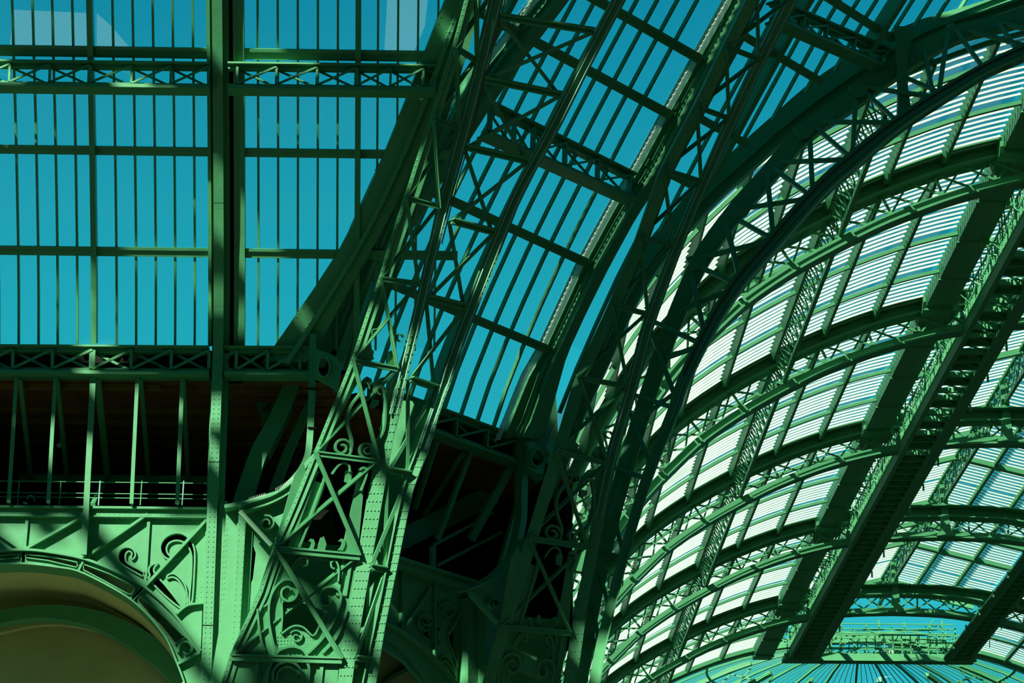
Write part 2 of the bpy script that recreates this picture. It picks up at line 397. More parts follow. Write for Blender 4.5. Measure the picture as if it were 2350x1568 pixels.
for x in (42, 138, 228, 324, 420): obj('baluster', MB().tube([onY(x + 2, 1104, 80.5), onY(x - 2, 1160, 80.5)], .02), PALE if x in (228, 420) else GREEN, rl)  # paler paint on two balusters stands in for light falling on them
lp = thing('globe_lamp', 'small round white lamp hanging in the dark gallery', 'lamp', onY(136, 1022, 84))
pc = onY(136, 1022, 84); mb = MB()
for lat in range(6):
    for lon in range(10):
        P = lambda a, c: pc + V((math.cos(a) * math.cos(c), math.cos(a) * math.sin(c), math.sin(a))) * .085
        a0, a1 = -math.pi / 2 + lat * math.pi / 6, -math.pi / 2 + (lat + 1) * math.pi / 6; c0, c1 = lon * math.pi / 5, (lon + 1) * math.pi / 5
        mb.add([P(a0, c0), P(a0, c1), P(a1, c1), P(a1, c0)], [(0, 1, 2, 3)])
obj('globe', mb, WHITE, lp, smooth=True); obj('stem', MB().tube([pc + V((0, 0, .08)), pc + V((0, 0, Zg - pc.z))], .012), GREEN, lp)
fl = thing('floodlight', 'small grey floodlight on the gallery floor behind the wire railing', 'lamp', onY(70, 1158, 80.9))
obj('housing', MB().sweep([onY(*p, 80.9) for p in dense([(63, 1147), (64, 1141), (70, 1139), (77, 1141), (79, 1150)], 3)], .03, .12), PALE, fl)
obj('foot', MB().beam(onY(53, 1154, 80.9), onY(62, 1157, 80.9), .05, .1), WHITE, fl)

# ------------------------------------------------------------------ spandrel wall with the pierced arch
c2 = lambda p: (p[0] / 3.58, 1130 + p[1] / 3.58)
mW = lambda x, y: onY(x, y, WY)
wl = thing('wall_left', 'pierced green iron spandrel wall over the left arch', None, (-8, WY, 18), kind='structure')
arch_o = [c2(p) for p in dense([(-700, 590), (-400, 528), (-150, 503), (0, 497), (200, 489), (400, 507), (700, 565), (1000, 685), (1200, 800), (1400, 978), (1560, 1180), (1655, 1320)], 4)]
arch_i = [c2(p) for p in dense([(-700, 730), (-400, 655), (-150, 618), (0, 605), (220, 600), (480, 628), (650, 662), (880, 772), (1085, 898), (1250, 1055), (1380, 1230), (1460, 1420), (1515, 1568), (1540, 1690)], 4)]
H = [[(1170, 695), (1010, 602), (972, 555), (975, 500), (1005, 465), (1050, 455), (1090, 470), (1110, 500), (1112, 530), (1090, 557), (1078, 540), (1085, 505), (1060, 490), (1036, 510), (1032, 550), (1055, 592), (1182, 660)],
     [(1600, 600), (1600, 490), (1575, 412), (1530, 362), (1470, 338), (1400, 350), (1345, 390), (1318, 445), (1325, 500), (1360, 542), (1400, 557), (1445, 553), (1478, 535), (1430, 538), (1398, 528), (1374, 498), (1370, 460), (1390, 425), (1430, 405), (1480, 405), (1530, 430), (1562, 480), (1576, 545), (1572, 700), (1556, 905), (1582, 885)],
     [(1206, 722), (1232, 690), (1222, 655), (1230, 620), (1258, 597), (1296, 590), (1270, 622), (1265, 655), (1279, 680), (1240, 716)],
     [(1250, 750), (1296, 700), (1490, 938), (1468, 946), (1350, 850)],
     [(1524, 925), (1526, 860), (1502, 782), (1460, 722), (1415, 702), (1376, 714), (1376, 692), (1410, 674), (1450, 684), (1500, 734), (1530, 800), (1542, 925)]]
spand = [(-200, 1180), (474, 1187), (474, 1478)] + [p for p in reversed(arch_o) if p[1] < 1475 and p[0] > -200] 
holes3 = [[mW(*c2(p)) for p in h] for h in H]
obj('spandrel_plate', MB().plate([mW(*p) for p in spand], holes3, .12, NW), GREEN, wl)
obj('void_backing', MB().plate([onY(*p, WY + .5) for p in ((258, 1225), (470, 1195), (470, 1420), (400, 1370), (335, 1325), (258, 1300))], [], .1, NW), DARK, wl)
for h in H:
    P = [mW(*c2(p)) for p in dense(h + [h[0]], 3)]
    obj('scroll_rim', MB().sweep(P, .05, .16, NW), GREEN, wl, label='raised rim around a scroll-shaped opening')
# arch ring with slots
sA = [[c2(p) for p in s] for s in ([(-380, 560), (-180, 542), (0, 531), (158, 520), (158, 548), (0, 562), (-180, 574), (-380, 600)], [(215, 520), (430, 540), (636, 585), (640, 618), (625, 626), (400, 572), (215, 548)],
     [(690, 602), (900, 680), (1095, 778), (1114, 802), (1082, 850), (1050, 843), (850, 733), (690, 648)], [(1152, 858), (1350, 1030), (1505, 1186), (1528, 1202), (1440, 1258), (1380, 1178), (1250, 1038), (1138, 905)])]
ringp = [p for p in arch_o if p[0] > -190] + [c2((1668, 1450)), c2((1668, 1690))] + [p for p in reversed(arch_i) if p[0] > -190]
obj('arch_ring', MB().plate([mW(*p) + NW * .08 for p in ringp], [[mW(*p) + NW * .08 for p in s] for s in sA], .1, NW), GREEN, wl)
obj('arch_flange', MB().sweep([mW(*p) + NW * .12 for p in arch_o], .07, .3, NW), GREEN, wl)
obj('arch_soffit', MB().sweep([mW(*p) + V((0, .25, 0)) for p in arch_i], .05, .9, NW), GREEN, wl)
for s in sA: obj('slot_rim', MB().sweep([mW(*p) + NW * .1 for p in s + [s[0]]], .03, .12, NW), GREEN, wl)
obj('corner_plate', MB().plate([mW(*c2(p)) + NW * .05 for p in ((1455, 1015), (1500, 972), (1560, 938), (1670, 925), (1690, 1400), (1650, 1310), (1560, 1180))], [], .1, NW), GREEN, wl)
obj('corner_rim', MB().sweep([mW(*c2(p)) + NW * .12 for p in dense([(1455, 1015), (1500, 972), (1560, 938), (1670, 925)], 4)], .06, .2, NW), GREEN, wl)
sc = [(1468, 1330), (1475, 1280), (1510, 1245), (1555, 1250), (1582, 1290), (1570, 1330), (1535, 1345), (1512, 1325)]
obj('scroll', MB().sweep([mW(*c2(p)) + NW * .14 for p in dense(sc, 4)], .06, .22, NW), GREEN, wl)
obj('corner_bar', MB().beam(mW(*c2((1465, 1425))) + NW * .16, mW(*c2((1648, 1330))) + NW * .16, .08, .2), GREEN, wl)
for a, z, w in (((215, 478), (690, 208), .075), ((706, 548), (1218, 192), .075), ((1088, 900), (1700, 238), .085), ((-40, 330), (182, 482), .075), ((650, 655), (700, 560), .06), ((1085, 898), (1190, 785), .06)):
    obj('stiffener', MB().beam(mW(*c2(a)) + NW * .1, mW(*c2(z)) + NW * .1, w, .18), GREEN, wl)
for a, z in (((228, 188), (193, 580)), ((1226, 192), (1192, 775))):
    obj('stiffener', MB().beam(mW(*c2(a)) + NW * .05, mW(*c2(z)) + NW * .05, .09, .06), GREEN, wl)
mb = MB()
for ln, st_ in (([(0, 218), (690, 222)], .16), ([(740, 222), (1180, 232)], .16), ([(1240, 232), (1540, 240)], .16), ([(216, 200), (182, 470)], .09), ([(238, 200), (208, 470)], .09), ([(1214, 210), (1182, 760)], .09), ([(1236, 210), (1204, 740)], .09), ([(1610, 560), (1612, 880)], .15), ([(1655, 760), (1640, 1200)], .15)):
    mb.rivets([mW(*c2(p)) for p in ln], st_, NW, .02)
for off in (20, ):
    mb.rivets([mW(p[0], p[1] - 7) for p in arch_o], .26, NW, .02)
    mb.rivets([mW(p[0] + 3, p[1] - 4) + NW * .08 for p in arch_i], .18, NW, .02)
obj('rivets', mb, GREEN, wl, kind='stuff')
bm = obj('balcony_beam', MB().ribbon([onY(-40, 1163, 79.88), onY(476, 1168, 79.88)], [onY(-40, 1182, 79.88), onY(476, 1187, 79.88)], .3), GREEN, wl)
obj('beam_flange', MB().ribbon([onY(-40, 1159, 79.75), onY(476, 1164, 79.75)], [onY(-40, 1164, 79.75), onY(476, 1169, 79.75)], .4), GREEN, wl)
obj('beam_flange', MB().ribbon([onY(-40, 1180, 79.8), onY(476, 1185, 79.8)], [onY(-40, 1183.5, 79.8), onY(476, 1188.5, 79.8)], .3), GREEN, wl)
mb = MB()
for yy in (1166, 1178): mb.rivets([onY(-40, yy, 79.88), onY(476, yy + 5, 79.88)], .15, NW, .016)
obj('rivets', mb, GREEN, wl, kind='stuff')
# the plastered niche seen through the arch
ni = st('wall_niche', 'olive plastered niche behind the left arch')
obj('back_wall', MB().box((XL, 84.2, 10), (-5.6, 84.5, Zb - .4)), OLIVE, ni)
mN = lambda Y: (lambda p: onY(*c2(p), Y))
so_ = dense([(-700, 860), (-300, 760), (0, 722), (350, 680), (700, 708), (1090, 868), (1400, 1110), (1560, 1330)], 5)
bt = dense([(-700, 1110), (-300, 1015), (0, 968), (350, 925), (700, 950), (1000, 1040), (1350, 1250), (1520, 1560), (1560, 1700)], 5)
bb = dense([(-700, 1240), (-300, 1130), (0, 1075), (350, 1030), (700, 1085), (950, 1195), (1230, 1390), (1400, 1560), (1460, 1700)], 5)
md = dense([(-700, 1290), (-300, 1190), (0, 1150), (300, 1088), (600, 1092), (900, 1170), (1180, 1350), (1400, 1540), (1470, 1650)], 5)
obj('moulding', MB().sweep([mN(83.6)(p) for p in so_], .12, .25, NW), OLIVE, ni)
obj('arch_band', MB().ribbon([mN(83.0)(p) for p in bt], [mN(83.0)(p) for p in bb], .6), GREEN, ni)
obj('moulding', MB().sweep([mN(83.9)(p) for p in md], .11, .3, NW), OLIVE, ni)
obj('niche_ring', MB().ribbon([onY(p[0], p[1] + 2, 80.5) for p in arch_o], [onY(*p, 80.5) for p in arch_i[:len(arch_o)]], .05), OLIVE, ni)
obj('niche_soffit', MB().ribbon([onY(p[0], p[1] - 1, 80.35) for p in arch_i], [onY(p[0], p[1] - 1, 80.35) + V((0, 3.9, -.0)) for p in arch_i], .08), OLIVE, ni)

# ================================================================== CORNER PIERS that lean over as ribs
def edge(px, tab): return [onY(x, y, interp(tab, y)) for x, y in px]
def pairs(Lpx, Rpx, ys):
    lt, rt = [(y, x) for x, y in Lpx], [(y, x) for x, y in Rpx]
    return [(interp(lt, y), y) for y in ys], [(interp(rt, y), y) for y in ys]
YS = list(range(1640, -300, -40))
def chord(parent, name, Lpx, Rpx, tab, th, riv=(), step=.18, r=.03, ys=YS, mat=None, lab=None):
    l, q = pairs(Lpx, Rpx, ys); L, R = edge(l, tab), edge(q, tab)
    o = obj(name, MB().ribbon(L, R, th), mat or GREEN, parent, label=lab)
    if riv: obj('rivets', riv_ribbon(MB(), L, R, riv, step, r), GREEN, o, kind='stuff')
    return L, R
class Pier: pass
def pier(name, label, il, ir, tabL, tabR, nodes, base):
    """nodes: (left px, right px) of the cross bars from low to high"""
    p = Pier(); p.t = thing(name, label, 'pier', base)
    p.N = [(onY(*a, interp(tabL, a[1])), onY(*b, interp(tabR, b[1]))) for a, b in nodes]; p.px = nodes
    for i, (A, B) in enumerate(p.N):
        n = (B - A).cross(V((0, 0, 1))).normalized()
        if n.dot(CAM - A) < 0: n = -n
        w = .13 if i > 2 else .16
        o = obj('cross_bar', MB().beam(A + n * .05, B + n * .05, w * .35, .24, n).beam(A + n * .1 - V((0, 0, w * .5)), B + n * .1 - V((0, 0, w * .5)), w, .05, n), GREEN, p.t)
    return p
def panel(p, k):
    """point on the front face of storey k: u across, v up, d out"""
    (A, B), (Cc, D) = p.N[k], p.N[k + 1]
    n = (B - A).cross(Cc - A).normalized()
    if n.dot(CAM - A) < 0: n = -n
    return (lambda u, v, d=0: A.lerp(B, u).lerp(Cc.lerp(D, u), v) + n * d), n
def xbrace(p, k, w=.11, fr=.0, to=1.0, d=.03, rv=True):
    P, n = panel(p, k)
    for (a, z, dd) in (((0, fr), (1, to), d), ((0, to), (1, fr), d + .09)):
        o = obj('brace', MB().beam(P(*a, dd), P(*z, dd), w, .07, n).beam(P(*a, dd + .06), P(*z, dd + .06), w * .3, .1, n), GREEN, p.t)
def px_uv(p, k):
    """pixel on storey k of this pier -> (u, v)"""
    (a, b_), (c, d_) = p.px[k], p.px[k + 1]
    def f(x, y):
        u, v = .5, .5
        for _ in range(12):
            bx = lambda u, v: tuple((a[i] * (1 - u) + b_[i] * u) * (1 - v) + (c[i] * (1 - u) + d_[i] * u) * v for i in (0, 1))
            X, Y = bx(u, v); e = 1e-3; ux = [(q - w) / e for q, w in zip(bx(u + e, v), (X, Y))]; vx = [(q - w) / e for q, w in zip(bx(u, v + e), (X, Y))]
            det = ux[0] * vx[1] - ux[1] * vx[0]; rx, ry = x - X, y - Y
            u += (rx * vx[1] - ry * vx[0]) / det; v += (ux[0] * ry - ux[1] * rx) / det
        return u, v
    return f
# ---- pier 1
tIL1 = [(1640, 77.6), (1506, 77.53), (1258, 77.05), (1040, 76.91), (828, 76.57), (640, 76.2), (454, 75.2), (272, 74.12), (110, 73.01), (-60, 71.9)]
tIR1 = [(1640, 77.8), (1276, 77.8), (1058, 77.6), (846, 77.2), (651, 76.6), (474, 75.8), (295, 74.8), (138, 73.8), (-60, 72.4)]
tER1 = [(1640, 78.2), (1307, 78.0), (1087, 77.95), (893, 78.05), (706, 77.53), (535, 76.84), (372, 75.97), (220, 75.04), (73, 73.95), (-60, 73.0)]
IL1 = [(490, 1640), (512, 1568), (531, 1503), (596, 1363), (631, 1255), (665, 1181), (698, 1100), (722, 1040), (765, 935), (808, 828), (840, 730), (871, 640), (900, 545), (930, 454), (960, 360), (990, 272), (1015, 190), (1041, 110), (1072, -10), (1085, -60)]
IR1L = [(762, 1640), (775, 1568), (784, 1488), (811, 1339), (826, 1243), (849, 1100), (873, 996), (893, 936), (914, 853), (940, 746), (951, 700), (976, 593), (1010, 440), (1047, 306), (1087, 153), (1122, 0), (1136, -60)]
IR1R = [(795, 1640), (808, 1568), (815, 1512), (841, 1354), (865, 1219), (886, 1100), (903, 1001), (918, 947), (938, 853), (966, 746), (977, 700), (1002, 593), (1041, 440), (1079, 306), (1117, 153), (1156, 0), (1172, -60)]
ER1L = [(817, 1640), (832, 1568), (877, 1354), (904, 1213), (930, 1100), (963, 1015), (996, 919), (1021, 832), (1053, 746), (1111, 593), (1178, 440), (1250, 306), (1328, 153), (1406, 0), (1437, -60)]
ER1R = [(850, 1640), (863, 1568), (883, 1443), (910, 1309), (940, 1160), (952, 1110), (983, 1034), (1010, 941), (1034, 880), (1060, 804), (1082, 746), (1143, 593), (1203, 440), (1280, 306), (1356, 153), (1437, 0), (1468, -60)]
nodes1 = [((488, 1668), (762, 1672)), ((531, 1506), (784, 1513)), ((631, 1258), (823, 1276)), ((722, 1040), (866, 1058)), ((808, 828), (908, 846)), ((871, 640), (958, 651)), ((930, 454), (1005, 474)), ((990, 272), (1047, 295)), ((1041, 110), (1087, 138)), ((1085, -50), (1130, -22))]
p1 = pier('corner_pier', 'near riveted pier with scrollwork, brightly lit below, rising as a leaning rib', IL1, IR1L, tIL1, tIR1, nodes1, V((-3.6, 77.7, 14)))
sh = lambda L, a: [(x + a, y) for x, y in L]
chord(p1.t, 'left_chord', sh(IL1, -3), sh(IL1, 20), tIL1, .25, (.12, .42), .17, .026)
chord(p1.t, 'left_web', sh(IL1, 16), sh(IL1, 36), [(a, q + .4) for a, q in tIL1], .1, ys=[y for y in YS if y < 800])
chord(p1.t, 'left_chord_lip', sh(IL1, 2), sh(IL1, 6), [(a, q - .06) for a, q in tIL1], .08)
chord(p1.t, 'middle_chord', IR1L, IR1R, tIR1, .3, (.14, .38, .62, .86), .24, .034, ys=[y for y in YS if y >= 760])
chord(p1.t, 'middle_chord', IR1L, IR1R, tIR1, .3, (.15, .85), .2, .028, ys=[y for y in YS if y <= 760])
chord(p1.t, 'right_chord', ER1L, ER1R, tER1, .3, (.14, .38, .62, .86), .24, .032, ys=[y for y in YS if y >= 960])
chord(p1.t, 'right_chord', ER1L, ER1R, tER1, .3, (.15, .85), .2, .028, ys=[y for y in YS if y <= 960])
chord(p1.t, 'right_chord_lip', sh(ER1L, -2), sh(ER1L, 2), [(a, q - .1) for a, q in tER1], .2)
sp1L = [(800, 1640), (826, 1500), (850, 1380), (883, 1219), (916, 1100), (950, 1000), (985, 900)]
chord(p1.t, 'side_plate', sp1L, ER1L, [(a, q + .12) for a, q in tER1], .08, ys=[y for y in YS if y >= 900])
chord(p1.t, 'gap_plate', IR1R, sp1L, [(a, q + 1.3) for a, q in tIR1], .05, ys=[y for y in YS if y >= 900])
for k in range(3, 9): xbrace(p1, k, .1 if k > 3 else .12)
for k in (2, 1): xbrace(p1, k, .14)
# side face bars between middle and right chord
SB1 = [((815, 1512), (845, 1516)), ((850, 1303), (885, 1310)), ((892, 1081), (939, 1090)), ((940, 872), (1001, 893)), ((983, 685), (1068, 706)), ((1035, 509), (1133, 535)), ((1102, 340), (1209, 372)), ((1187, 184), (1286, 220)), ((1270, 40), (1362, 74))]
SB1 = [((a if i < 6 else (interp([(y, x) for x, y in IR1R], a[1]), a[1])), z) for i, (a, z) in enumerate(SB1)]
def side_face(t, bars, tabA, tabB, w=.13):
    P = [(onY(*a, interp(tabA, a[1])), onY(*z, interp(tabB, z[1]))) for a, z in bars]
    for A, B in P:
        n = (B - A).cross(V((0, 0, 1))).normalized(); n = n if n.dot(CAM - A) > 0 else -n
        obj('side_bar', MB().beam(A, B, w, .09, n).beam(A + V((0, 0, .06)) + n * .08, B + V((0, 0, .06)) + n * .08, .04, .2, n), GREEN, t)
    for (A, B), (Cc, D) in zip(P, P[1:]):
        n = (B - A).cross(Cc - A).normalized(); n = n if n.dot(CAM - A) > 0 else -n
        obj('side_brace', MB().beam(A, D, w * .8, .06, n), GREEN, t); obj('side_brace', MB().beam(B - n * .1, Cc - n * .1, w * .8, .06, n), GREEN, t)
side_face(p1.t, SB1, tIR1, tER1)
# conduits on the middle and right chords
def conduit(t, px, tab, out, y0, y1, r=.024, mat=None, lab='pale conduit'):
    ys = [y for y in range(int(y1), int(y0) - 1, -30)]; q = [(y, x) for x, y in px]
    mb = MB().tube([onY(interp(q, y), y, interp(tab, y) - out) for y in ys], r, 5)
    obj('conduit', mb, mat or PALE, t, label=lab)
for f in (.22, .8):
    mid = [(interp([(y, x) for x, y in IR1L], y) * (1 - f) + interp([(y, x) for x, y in IR1R], y) * f, y) for y in YS]
    conduit(p1.t, mid, tIR1, .09, -50, 950)
    mid = [(interp([(y, x) for x, y in ER1L], y) * (1 - f) + interp([(y, x) for x, y in ER1R], y) * f, y) for y in YS]
    conduit(p1.t, mid, tER1, .09, -50, 1030)
conduit(p1.t, sh(IR1R, 3), tIR1, .02, -50, 560, .02, RED, 'thin rust-red cable')
# outer chord along the left glass
EL1L = [(600, 835), (631, 792), (729, 651), (771, 587), (811, 513), (845, 440), (906, 294), (960, 157), (1022, 0), (1045, -60)]
EL1R = [(700, 835), (735, 785), (800, 668), (852, 575), (893, 500), (930, 425), (978, 320), (1030, 190), (1092, 0), (1115, -60)]
ysE = [y for y in range(830, -300, -35)]
l, q = pairs(EL1L, EL1R, ysE)
for name, f0, f1, d, th in (('outer_chord', 0, .48, .35, .5), ('outer_chord', .48, .62, .75, .5), ('outer_chord', .62, 1.0, .5, .5)):
    A = [onL(a[0] + (z[0] - a[0]) * f0, a[1], d) for a, z in zip(l, q)]; B = [onL(a[0] + (z[0] - a[0]) * f1, a[1], d if f0 < .48 or f0 > .6 else d) for a, z in zip(l, q)]
    o = obj(name, MB().ribbon(A, B, th), GREEN, p1.t)
    obj('rivets', riv_ribbon(MB(), A, B, (.12, .9), .2, .024), GREEN, o, kind='stuff')
# inner facets and dark bars between outer and left chord
for i, (a0, a1, d) in enumerate(((.98, 1.2, -.1),)):
    A = [onL(a[0] + (z[0] - a[0]) * a0, a[1], d) for a, z in zip(l, q)]; B = [onL(a[0] + (z[0] - a[0]) * a1, a[1], d) for a, z in zip(l, q)]
    obj('back_bar', MB().ribbon(A, B, .3), GREEN, p1.t)
DKR = [(795, 850), (812, 790), (832, 700), (862, 620), (892, 540), (922, 450), (950, 380), (985, 300)]
l, q = pairs([(x - 6, y) for x, y in EL1R], DKR, [y for y in range(840, 320, -35)])
for f0, f1, d in ((0, 1, -.35), (.25, .5, -.1), (.65, .9, .05)):
    A = [onL(a[0] + (z[0] - a[0]) * f0, a[1], d) for a, z in zip(l, q)]; B = [onL(a[0] + (z[0] - a[0]) * f1, a[1], d) for a, z in zip(l, q)]
    obj('back_bar', MB().ribbon(A, B, .15), GREEN, p1.t)
# ---- pier 2
tIL2 = [(1640, 86.9), (1438, 86.34), (1234, 85.69), (1035, 84.96), (865, 84.73), (700, 84.24), (545, 83.6), (389, 82.48), (245, 81.43), (107, 80.12), (-60, 78.6)]
tIR2 = [(1640, 87.1), (1451, 87), (1253, 86.6), (1063, 86.2), (887, 85.6), (720, 85), (562, 84.3), (416, 83.4), (272, 82.3), (136, 81), (-60, 79.2)]
IL2 = [(1085, 1640), (1110, 1568), (1147, 1438), (1210, 1234), (1271, 1035), (1322, 865), (1399, 700), (1463, 545), (1518, 389), (1595, 245), (1662, 107), (1715, 0), (1745, -60)]
IR2L = [(1278, 1640), (1294, 1557), (1322, 1379), (1341, 1300), (1357, 1206), (1388, 1053), (1434, 899), (1473, 746), (1530, 593), (1586, 459), (1653, 306), (1726, 153), (1800, 0), (1828, -60)]
IR2R = [(1308, 1640), (1325, 1557), (1350, 1379), (1366, 1300), (1384, 1206), (1416, 1053), (1462, 899), (1502, 746), (1558, 593), (1611, 459), (1681, 306), (1752, 153), (1833, 0), (1862, -60)]
nodes2 = [((1082, 1652), (1272, 1662)), ((1147, 1438), (1307, 1451)), ((1210, 1234), (1344, 1253)), ((1271, 1035), (1389, 1063)), ((1322, 865), (1437, 887)), ((1399, 700), (1482, 720)), ((1463, 545), (1541, 562)), ((1518, 389), (1604, 416)), ((1595, 245), (1668, 272)), ((1662, 107), (1736, 136)), ((1732, -30), (1805, 0))]
p2 = pier('corner_pier', 'farther shadowed riveted pier with scrollwork, standing before the bright vault', IL2, IR2L, tIL2, tIR2, nodes2, V((4, 86.8, 14)))
chord(p2.t, 'left_chord', sh(IL2, -3), sh(IL2, 26), tIL2, .3, (.15, .5), .17, .026)
chord(p2.t, 'left_web', sh(IL2, 14), sh(IL2, 30), [(a, z + .35) for a, z in tIL2], .1, ys=[y for y in YS if y < 900])
chord(p2.t, 'middle_chord', IR2L, IR2R, tIR2, .3, (.14, .5, .86), .24, .032, ys=[y for y in YS if y >= 1160])
chord(p2.t, 'middle_chord', IR2L, IR2R, tIR2, .3, (.15, .85), .2, .026, ys=[y for y in YS if y <= 1160])
for k in range(1, 10): xbrace(p2, k, .12 if k < 4 else .1)
for f in (.25, .8):
    mid = [(interp([(y, x) for x, y in IR2L], y) * (1 - f) + interp([(y, x) for x, y in IR2R], y) * f, y) for y in YS]
    conduit(p2.t, mid, tIR2, .09, -50, 1190)
# dark outer band of pier 2 beside the diagonal glass, with the beaded white seal
EL2L = [(1100, 1230), (1140, 1010), (1150, 985), (1200, 868), (1243, 800), (1330, 610), (1414, 455), (1454, 392), (1525, 262), (1672, 0), (1705, -60)]
EL2R = [(1215, 1230), (1238, 1040), (1250, 1000), (1301, 816), (1345, 720), (1400, 610), (1463, 495), (1530, 398), (1606, 240), (1728, 0), (1760, -60)]
ysD = [y for y in range(1005, -300, -35)]
l, q = pairs(EL2L, EL2R, ysD)
for name, f0, f1, d, th in (('outer_chord', .16, .42, .1, .4), ('outer_chord', .46, .62, .35, .5), ('outer_chord', .66, 1.0, .6, .5)):
    A = [onD(a[0] + (z[0] - a[0]) * f0, a[1], d) for a, z in zip(l, q)]; B = [onD(a[0] + (z[0] - a[0]) * f1, a[1], d) for a, z in zip(l, q)]
    obj(name, MB().ribbon(A, B, th), GREEN, p2.t)
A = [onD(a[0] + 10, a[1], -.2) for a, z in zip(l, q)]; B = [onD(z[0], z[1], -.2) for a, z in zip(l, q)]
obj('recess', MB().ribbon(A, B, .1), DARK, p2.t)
SEALS = []
def seal(t, px, w, mp, step=.2, r=.055, stp=True):
    ys = [y for y in range(int(px[0][1]), int(px[-1][1]) - 1, -30)]; tb = [(y, x) for x, y in px]
    SEALS.append([mp(interp(tb, y) + 2, y) for y in ys]); A = [mp(interp(tb, y) + 3, y) for y in ys]; B = [mp(interp(tb, y) + w, y) for y in ys]
    o = obj('glass_seal', MB().ribbon(A, B, .03), BEAD, t, label='white sealing strip along the glass edge')
    mb = MB(); acc = 0
    for a, z in zip(A, A[1:]):
        ln = (z - a).length
        while acc < ln: mb.dome(a.lerp(z, acc / ln), (CAM - a).normalized(), r); acc += step
        acc -= ln
    obj('beads', mb, BEAD, o, kind='stuff')
seal(p2.t, [(x - 6, y) for x, y in EL2L[1:]], 14, lambda x, y: onD(x, y, .12))
# the same seal seen through pier 1, on the narrow strip of glass behind it
S1 = [(790, 640), (868, 510), (905, 450), (962, 365), (1032, 255), (1110, 140), (1165, 70), (1222, -5), (1260, -60)]
seal(p1.t, S1, 17, lambda x, y: onD(x, y, .12))
l, q = pairs([(x + 22, y) for x, y in S1], [(x + 80, y) for x, y in S1], [y for y in range(640, -60, -35)])
for f0, f1, d in ((0, .22, .1), (.3, .6, .35), (.7, 1.15, .7)):
    A = [onD(a[0] + (z[0] - a[0]) * f0, a[1], d) for a, z in zip(l, q)]; B = [onD(a[0] + (z[0] - a[0]) * f1, a[1], d) for a, z in zip(l, q)]
    obj('back_chord', MB().ribbon(A, B, .4), GREEN, p1.t)

# ------------------------------------------------------------------ scrollwork on both piers, laid out on the storeys of the near one
c3 = lambda p: (450 + p[0] / 3.35, 1100 + p[1] / 3.35)
c4 = lambda p: (500 + p[0] / 3.647, 700 + p[1] / 3.647)
def spiral(cx, cy, r0, r1, a0, turns, n=22):
    return [(cx + (r0 + (r1 - r0) * k / n) * math.cos(a0 + turns * 2 * math.pi * k / n), cy + (r0 + (r1 - r0) * k / n) * math.sin(a0 + turns * 2 * math.pi * k / n)) for k in range(n + 1)]
def foot(p, plate, band, panel):
    plate(0, [(290, 1410), (1100, 1400), (1080, 1640), (240, 1640)], [[(490, 1440), (540, 1410), (552, 1440), (520, 1500), (510, 1568), (490, 1560)], [(880, 1440), (915, 1425), (925, 1480), (905, 1520), (885, 1500)]], c3, -.25)
    band(0, [(540, 1620), (550, 1500), (590, 1400), (650, 1370)], c3, 0, .07, .4); band(0, [(830, 1380), (865, 1450), (860, 1560), (840, 1630)], c3, 0, .07, .4)
    band(0, spiral(700, 1520, 112, 112, 2.8, .56), c3, 0, .07, .45, sm=2); band(0, spiral(700, 1530, 80, 80, 2.9, .53), c3, .05, .05, .45, sm=2)
    for x in (470, 970): band(0, [(x, 1400), (x - 10, 1500), (x - 22, 1620)], c3, -.1, .1, .12)
    mb = MB(); P, n = panel(p, 0); f = px_uv(p1, 0)
    for gx in range(7):
        for gy in range(6): mb.dome(P(*f(*c3((640 + gx * 20 + (gy % 2) * 10, 1470 + gy * 20))), -.025), n, .026)
    obj('rivets', mb, GREEN, p.t, kind='stuff')
